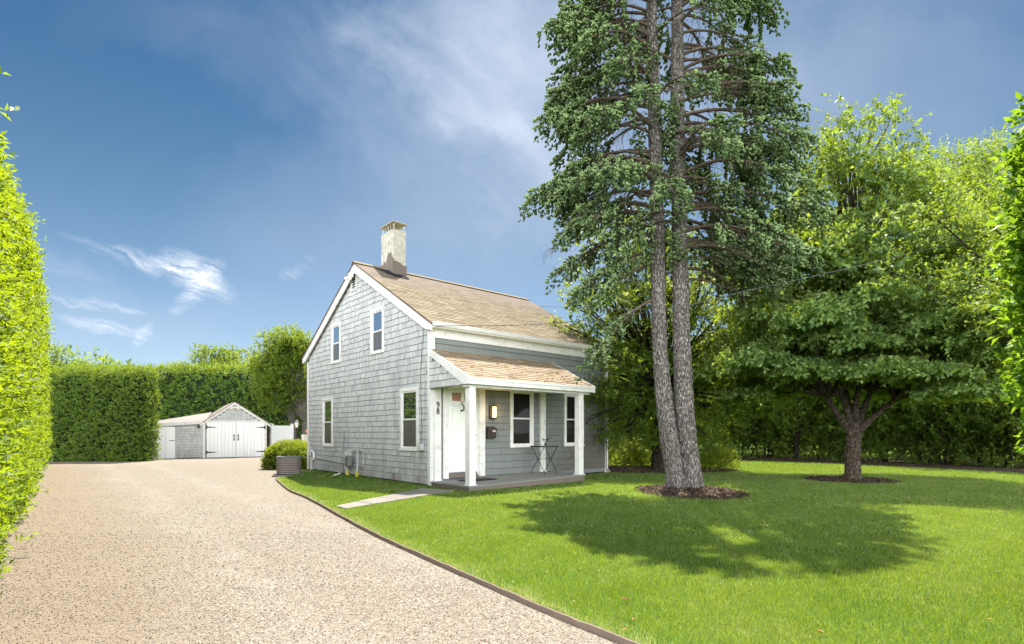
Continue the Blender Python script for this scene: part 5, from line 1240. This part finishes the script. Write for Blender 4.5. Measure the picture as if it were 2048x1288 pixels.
# ---- broad holly behind the spruce, with its foliage reaching the house corner
def holly():
    rg = np.random.default_rng(333); X, Y = 4.72, 17.5; clus = []
    for z, R, n in ((1.15, 1.9, 10), (1.6, 2.3, 16), (2.1, 2.6, 20), (2.5, 2.7, 16), (2.9, 2.8, 20), (3.3, 2.7, 16), (3.7, 2.8, 22), (4.2, 2.6, 16), (4.7, 2.7, 20), (5.3, 2.4, 18), (6.1, 2.0, 14), (6.9, 1.4, 9), (7.6, .8, 5)):
        for k in range(n):
            a = 2*math.pi*(k+rg.random()*.8)/n; r = R*(.2+.8*rg.random()**.6); s = .32+.26*rg.random()
            clus.append((r*math.cos(a), r*math.sin(a), z+.25*rg.normal(), s*1.2, s*1.2, s*.55))
    lx = lambda u, v, D, s: (at(u, v, D)[0]-X, D-Y, at(u, v, D)[2], s, s, s*.6)
    clus += [lx(1192, 800, 15.6, .42), lx(1185, 830, 15.5, .40), lx(1196, 862, 15.7, .40), lx(1208, 790, 15.9, .42), lx(1215, 845, 16.0, .45), lx(1172, 845, 15.4, .25), lx(1225, 880, 16.2, .4), lx(1200, 770, 16, .3),
             lx(1180, 480, 16.8, .5), lx(1225, 455, 17.0, .5), lx(1270, 440, 17.2, .5), lx(1165, 530, 16.6, .5), lx(1215, 520, 17.0, .55), lx(1260, 500, 17.3, .55), lx(1150, 590, 16.6, .45), lx(1200, 600, 16.8, .55), lx(1250, 580, 17.0, .55), lx(1160, 620, 16.2, .4), lx(1230, 650, 16.6, .5), lx(1270, 650, 17, .5), lx(1240, 730, 16.8, .55), lx(1280, 790, 17.0, .6), lx(1240, 800, 16.6, .5), lx(1150, 660, 16.6, .45), lx(1128, 650, 16.8, .38), lx(1170, 690, 16.4, .42), lx(1105, 642, 17.0, .25), lx(1195, 700, 16.2, .4), lx(1160, 610, 17.2, .5), lx(1165, 560, 17.4, .45), lx(1210, 660, 16.4, .4)]
    root = make_tree('holly_tree', (X, Y, 0), 'dense glossy leaved evergreen behind the spruce, overlapping the right end of the house', None, clus, 2.6, .19, (.085, .045), 'dark_bark', 'holly', 334, 7, .2, 30, twigs=1, shell=.2)
    return root
holly()
# low yellow-green bushes round the mulch bed under the holly
def bush(loc, r, h, label, seed, mat='shrub', dens=420, leaf=(.065, .036)):
    rg = np.random.default_rng(seed); root = empty('low_bush', loc, 0, label, 'bush', 'low bushes under the holly')
    n = int(dens*r*r*3); d = unit(rg.normal(size=(n, 3))); d[:, 2] = np.abs(d[:, 2]); P = d*np.array((r, r*.8, h))*(.4+.6*rg.random((n, 1))**.5); P += blob_noise(P, 4, seed)[:, None]*d*.1; P[:, 2] += .08
    leaf_obj('leaves', shoots(rg, P, d+rg.normal(size=P.shape)*.5, 6, .15, leaf[0], leaf[1], 1, .4), MT[mat], root)
    mb = MB()
    for k in range(9):
        a = rg.random()*6.28; limb(mb, (.05*math.cos(a), .05*math.sin(a), -.03), (r*.7*math.cos(a), r*.55*math.sin(a), h*(.4+.4*rg.random())), .014, .004, rg, .1, 4, 4)
    mb.build('stems', MT['dark_bark'], root)
for k, (u, D, r, h, lb) in enumerate(((1242, 19.4, .85, 1.05, 'low yellow green bush at the right rear corner of the house'), (1290, 19.6, .8, .95, 'low yellow green bush just left of the holly trunk'), (1395, 18.2, .75, 1.0, 'low yellow green bush right behind the spruce trunks'), (1432, 17.9, .68, .8, 'low yellow green bush at the right end of the holly mulch bed'))):
    x, y, _ = at(u, 863, D); bush((x, y, LAWN_Z), r, h, lb, 400+k)

# ---- row of shrubs with bent dark stems closing the lawn on the right
def hedge_shrub(seed, n=30):
    rg = np.random.default_rng(seed); cl = []
    for k in range(n):
        z = (.4 if k % 2 == 0 else .8)+4.6*rg.random(); R = np.interp(z, [.7, 1.2, 2, 4, 6], [.9, 1.05, 1.25, 1.2, .7]); a = rg.random()*6.28; r = R*math.sqrt(rg.random()); s = .38+.3*rg.random()
        cl.append((r*math.cos(a), r*math.sin(a)*.8, z, s*1.15, s, s*.8))
    return cl
rowpts = [(1475, 26.5), (1530, 25.8), (1588, 25.0), (1650, 24.2), (1712, 23.3), (1775, 22.4), (1838, 21.6), (1898, 20.7), (1958, 19.9), (2018, 19.2), (2085, 18.4)]
ordn = ['first from the left', 'second from the left', 'third from the left', 'fourth from the left', 'just left of the dogwood trunk', 'just right of the dogwood trunk', 'seventh from the left', 'eighth from the left', 'ninth from the left', 'tenth from the left', 'last on the right']
protos = []
for k, (u, D) in enumerate(rowpts):
    x, y, _ = at(u, 863, D); lab = 'tall loose shrub on dark stems behind the lawn, '+ordn[k]
    if k < 3:
        rgs = np.random.default_rng(500+k)
        st = [(rgs.normal()*.35, rgs.normal()*.25) for _ in range(4)]
        protos.append(make_tree('hedge_shrub', (x, y, 0), lab, 'shrubs in the hedge row behind the lawn', hedge_shrub(510+k, 68), 1.1, .04, (.11, .06), 'dark_bark', 'maple', 520+k, 7, .26, 17, stems=st, cat='shrub', twigs=1, shell=.15, kind_parts=('foliage', 'stems')))
    else:
        sc = 1+.12*math.sin(k*2.1); copy_tree(protos[k % 3], (x, y, 0), k*1.9, (sc, sc, 1.0+.10*math.cos(k*1.7)), lab)
# mulch strip under the row
a_ = np.array([gp(1452, 925), gp(1530, 923.5), gp(1700, 931), gp(1900, 941), gp(2060, 950), gp(2200, 958)]); b_ = np.array([gp(1452, 913.5), gp(1530, 913), gp(1700, 916), gp(1900, 922), gp(2060, 927), gp(2200, 932)])
a_[1:5, 1] += np.array([.12, -.1, .1, -.08])
strip_poly = [tuple(p) for p in a_]+[tuple(p) for p in b_[::-1]]
flat('mulch_strip', strip_poly, LAWN_Z+.02, MT['mulch'])
# ---- taller trees beyond the row
def big(name, u, D, z0, rad, n, size, label, seed, mat='maple', leaf=(.15, .085), dens=14, th=3.0, tr=.13, grp='trees beyond the lawn hedge', slen=.35, zmin=None, ox=0.0):
    rg = np.random.default_rng(seed); x, y, _ = at(u, 863, D)
    return make_tree(name, (x, y, 0), label, grp, auto_clus(rg, (ox, 0, z0), rad, n, size, .7, zmin), th, tr, leaf, 'dark_bark', mat, seed+1, 7, slen, dens, twigs=1)
big('leafy_tree', 1870, 22.3, 7.4, (3.1, 2.4, 5.3), 66, .95, 'bright yellow green tree right of the dogwood crown', 601, 'dogwood', (.115, .063), 15)
big('leafy_tree', 1990, 20.9, 7.4, (2.6, 2.2, 5.6), 60, .95, 'yellow green tree beside the right edge hedge', 603, 'dogwood', (.115, .063), 15)
big('conifer_tree', 1955, 24, 8.4, (1.7, 1.8, 6.2), 44, .8, 'dark conifer with reddish tips rising behind the yellow green trees', 605, 'arbor', (.16, .05), 14)
big('leafy_tree', 2135, 10.9, 4.5, (2.3, 2.2, 1.6), 46, .6, 'bright yellow green tree overhanging the lawn from the right edge of the photo', 617, 'dogwood', (.08, .045), 20, ox=-1.55, grp=None)
big('leafy_tree', 1560, 30, 4.6, (3.2, 2.5, 3.4), 40, 1.1, 'green tree behind the left part of the hedge row', 607, 'maple', (.17, .09), 10)
big('leafy_tree', 1690, 29, 5.5, (3.4, 2.6, 4.2), 44, 1.1, 'green tree behind the dogwood trunk beyond the hedge row', 609, 'maple', (.17, .09), 10)
big('leafy_tree', 1800, 27, 5.8, (3.0, 2.6, 4.6), 42, 1.1, 'green tree beyond the hedge row right of the dogwood', 611, 'maple', (.17, .09), 10)
big('leafy_tree', 1450, 31, 4.3, (2.8, 2.2, 3.0), 32, 1.0, 'green tree seen between the spruce trunks and the hedge row', 613, 'maple', (.17, .09), 10)
big('leafy_tree', 1262, 33, 3.8, (3.0, 2.2, 3.4), 30, 1.0, 'pale green tree far behind the holly beside the house end', 615, 'maple', (.17, .09), 9)
# distant woodland closing the view
def far_wood():
    rg = np.random.default_rng(800); cl = []
    for k in range(150):
        a = R_(-72+144*(k+rg.random())/150); D = 62+14*rg.random(); cl.append((D*math.sin(a), D*math.cos(a), 1.5+3.5*rg.random(), 3.2, 2.4, 2.2+1.0*rg.random()))
    V = clumps(rg, cl, (.5, .3), 5, 1.0, 1.6, .3, .5)
    tag(np_obj('far_woodland', V[0], V[1], MT['maple'], None, V[2]), kind='stuff')
far_wood()

# ================================================================== GRASS AND LOOSE STONES
def in_poly(x, y, poly):
    ins = np.zeros(len(x), bool); j = len(poly)-1
    for i in range(len(poly)):
        xi, yi = poly[i]; xj, yj = poly[j]
        c = ((yi > y) != (yj > y)) & (x < (xj-xi)*(y-yi)/(yj-yi+1e-12)+xi); ins ^= c; j = i
    return ins
def in_view(x, y, m=60):
    u = 1024+x/y*F; v = HY+CH*F/y; return (u > -m) & (u < 2048+m) & (v < 1288+m)
hc = [loc2w(-.02, -.02), loc2w(LE, -.02), loc2w(LE, WD), loc2w(-.02, WD)]; dk = [loc2w(-.03, -DP), loc2w(DX, -DP), loc2w(DX, 0), loc2w(-.03, 0)]
wk = [(-2.98, 9.16), (-2.70, 8.86), (-1.22, 11.55), (-1.98, 12.0)]
lawn_np = [tuple(p) for p in lawn_poly]
def grass():
    rg = np.random.default_rng(42); parts = []
    for (d0, d1, dens, h, w) in ((2.9, 4.5, 9000, .034, .0048), (4.5, 6.5, 5200, .036, .0065), (6.5, 9.5, 3000, .038, .0085), (9.5, 14, 1500, .042, .012), (14, 20, 700, .046, .017), (20, 32, 260, .05, .026)):
        xm0, xm1 = -8, min(d1*1.0+1, 30); n = int((d1-d0)*(xm1-xm0)*dens); x = xm0+(xm1-xm0)*rg.random(n); y = d0+(d1-d0)*rg.random(n)
        k = in_view(x, y) & in_poly(x, y, lawn_np); x, y = x[k], y[k]
        for pl_ in (hc, dk, wk): k = ~in_poly(x, y, pl_); x, y = x[k], y[k]
        k = ~in_poly(x, y, strip_poly); x, y = x[k], y[k]
        for bx, by, rx, ry in beds: k = ((x-bx)/rx)**2+((y-by)/ry)**2 > .80+.25*rg.random(len(x)); x, y = x[k], y[k]
        n = len(x); a = rg.random(n)*6.283; tuft = blob_noise(np.stack([x, y, 0*x], 1), 6, 2)
        hh = h*(.6+.6*rg.random(n))*(1+.15*tuft); ww = w*(.7+.6*rg.random(n)); lean = .55*rg.random(n)*hh; b = rg.random(n)*6.283
        V = np.empty((n, 3, 3)); z0 = LAWN_Z-.004
        V[:, 0] = np.stack([x-np.cos(a)*ww*.5, y-np.sin(a)*ww*.5, z0+0*x], 1); V[:, 1] = np.stack([x+np.cos(a)*ww*.5, y+np.sin(a)*ww*.5, z0+0*x], 1)
        V[:, 2] = np.stack([x+np.cos(b)*lean, y+np.sin(b)*lean, z0+hh], 1)
        dead = blob_noise(np.stack([x, y, 0*x], 1), 1.7, 6)*.10+blob_noise(np.stack([x, y, 0*x], 1), 7, 16)*.16+blob_noise(np.stack([x, y, 0*x], 1), 19, 26)*.10
        de = np.full(len(x), 9.0)
        for a_, b_ in zip(edge_s[:-1], edge_s[1:]):
            t_ = np.clip(((x-a_[0])*(b_[0]-a_[0])+(y-a_[1])*(b_[1]-a_[1]))/max(1e-9, (b_[0]-a_[0])**2+(b_[1]-a_[1])**2), 0, 1); de = np.minimum(de, np.hypot(x-a_[0]-t_*(b_[0]-a_[0]), y-a_[1]-t_*(b_[1]-a_[1])))
        dead = dead+.45*np.exp(-(de/.16)**2)
        r = np.clip(.42+.2*rg.normal(size=n)+dead+.45*(rg.random(n) > .95), 0, 1)
        parts.append((V.reshape(-1, 3), np.arange(n*3).reshape(n, 3), r))
    V, Fc, r = cat_(parts); print('blades', len(Fc)); tag(np_obj('grass', V, Fc, MT['blade'], None, r), kind='stuff')
grass()
def pebbles():
    rg = np.random.default_rng(43); dr_poly = [(6, -3), (6, 2)]+[tuple(p) for p in edge_s[::-1]]+[(-6.2, 15.3), (-6.3, 17.0), (-7.2, 19.5), (-8.6, 31), (-14, 33), (-24, 27), (-22, 20), (-8, 7.9), (-1, -3)]
    X, Y, Sz = [], [], []
    for d0, d1, dens, s in ((3.0, 4.6, 2200, .0045), (4.6, 7, 900, .0056), (7, 9, 300, .0062), (9, 11, 160, .0066), (11, 14, 70, .007), (14, 19, 25, .0075)):
        n = int((d1-d0)*(d1*1.1+2)*dens); x = -d1*1.0+(d1*1.1+1.5)*rg.random(n); y = d0+(d1-d0)*rg.random(n); k = in_view(x, y, 30) & in_poly(x, y, dr_poly); X.append(x[k]); Y.append(y[k]); Sz.append(s*(.6+.8*rg.random(k.sum())**2))
    x, y, s = map(np.concatenate, (X, Y, Sz)); n = len(x)
    O = np.array([(1, 0, 0), (0, 1, 0), (-1, 0, 0), (0, -1, 0), (0, 0, 1), (0, 0, -1)], float)
    a = rg.random(n)*6.28; V = np.repeat(O[None], n, 0)*(1+.25*rg.normal(size=(n, 6, 1)))*np.stack([1.25*s, .9*s, .6*s], 1)[:, None, :]
    c, q = np.cos(a)[:, None], np.sin(a)[:, None]; V = np.stack([V[..., 0]*c-V[..., 1]*q+x[:, None], V[..., 0]*q+V[..., 1]*c+y[:, None], V[..., 2]+(s*.35)[:, None]+.001], -1)
    T = np.array([(0, 1, 4), (1, 2, 4), (2, 3, 4), (3, 0, 4), (1, 0, 5), (2, 1, 5), (3, 2, 5), (0, 3, 5)]); Fc = (T[None]+(np.arange(n)*6)[:, None, None]).reshape(-1, 3)
    print('pebbles', n)
    tag(np_obj('loose_gravel', V.reshape(-1, 3), Fc, MT['pebble'], None, np.repeat(rg.random(n), 8)), kind='stuff')
MT['pebble'] = m_attr('pebble_stone', [(0, (.10, .08, .065)), (.25, (.23, .185, .14)), (.6, (.33, .28, .225)), (.85, (.42, .38, .32)), (.97, (.58, .55, .5)), (1, (.30, .16, .10))], .85, 90, .3)
pebbles()

def fallen():
    rg = np.random.default_rng(91); n = 150; x = -3+13*rg.random(n); y = 3.3+9*rg.random(n); k = in_poly(x, y, lawn_np) & in_view(x, y, 10); x, y = x[k], y[k]
    P = np.stack([x, y, LAWN_Z+.035+0*x], 1); a = rg.random(len(x))*6.28; A = np.stack([np.cos(a), np.sin(a), .2*rg.normal(size=len(x))], 1)
    V, Fc = leaf_quads(P, A, np.tile((0, 0, 1.), (len(x), 1)), .035+.02*rg.random(len(x)), .02+0*x, .3)
    tag(np_obj('fallen_leaves', V, Fc, MT['dryleaf'], None, rg.random(len(x))), kind='stuff')
MT['dryleaf'] = m_attr('dry_leaf', [(0, (.12, .05, .02)), (.6, (.32, .15, .05)), (1, (.42, .30, .12))], .8)
fallen()
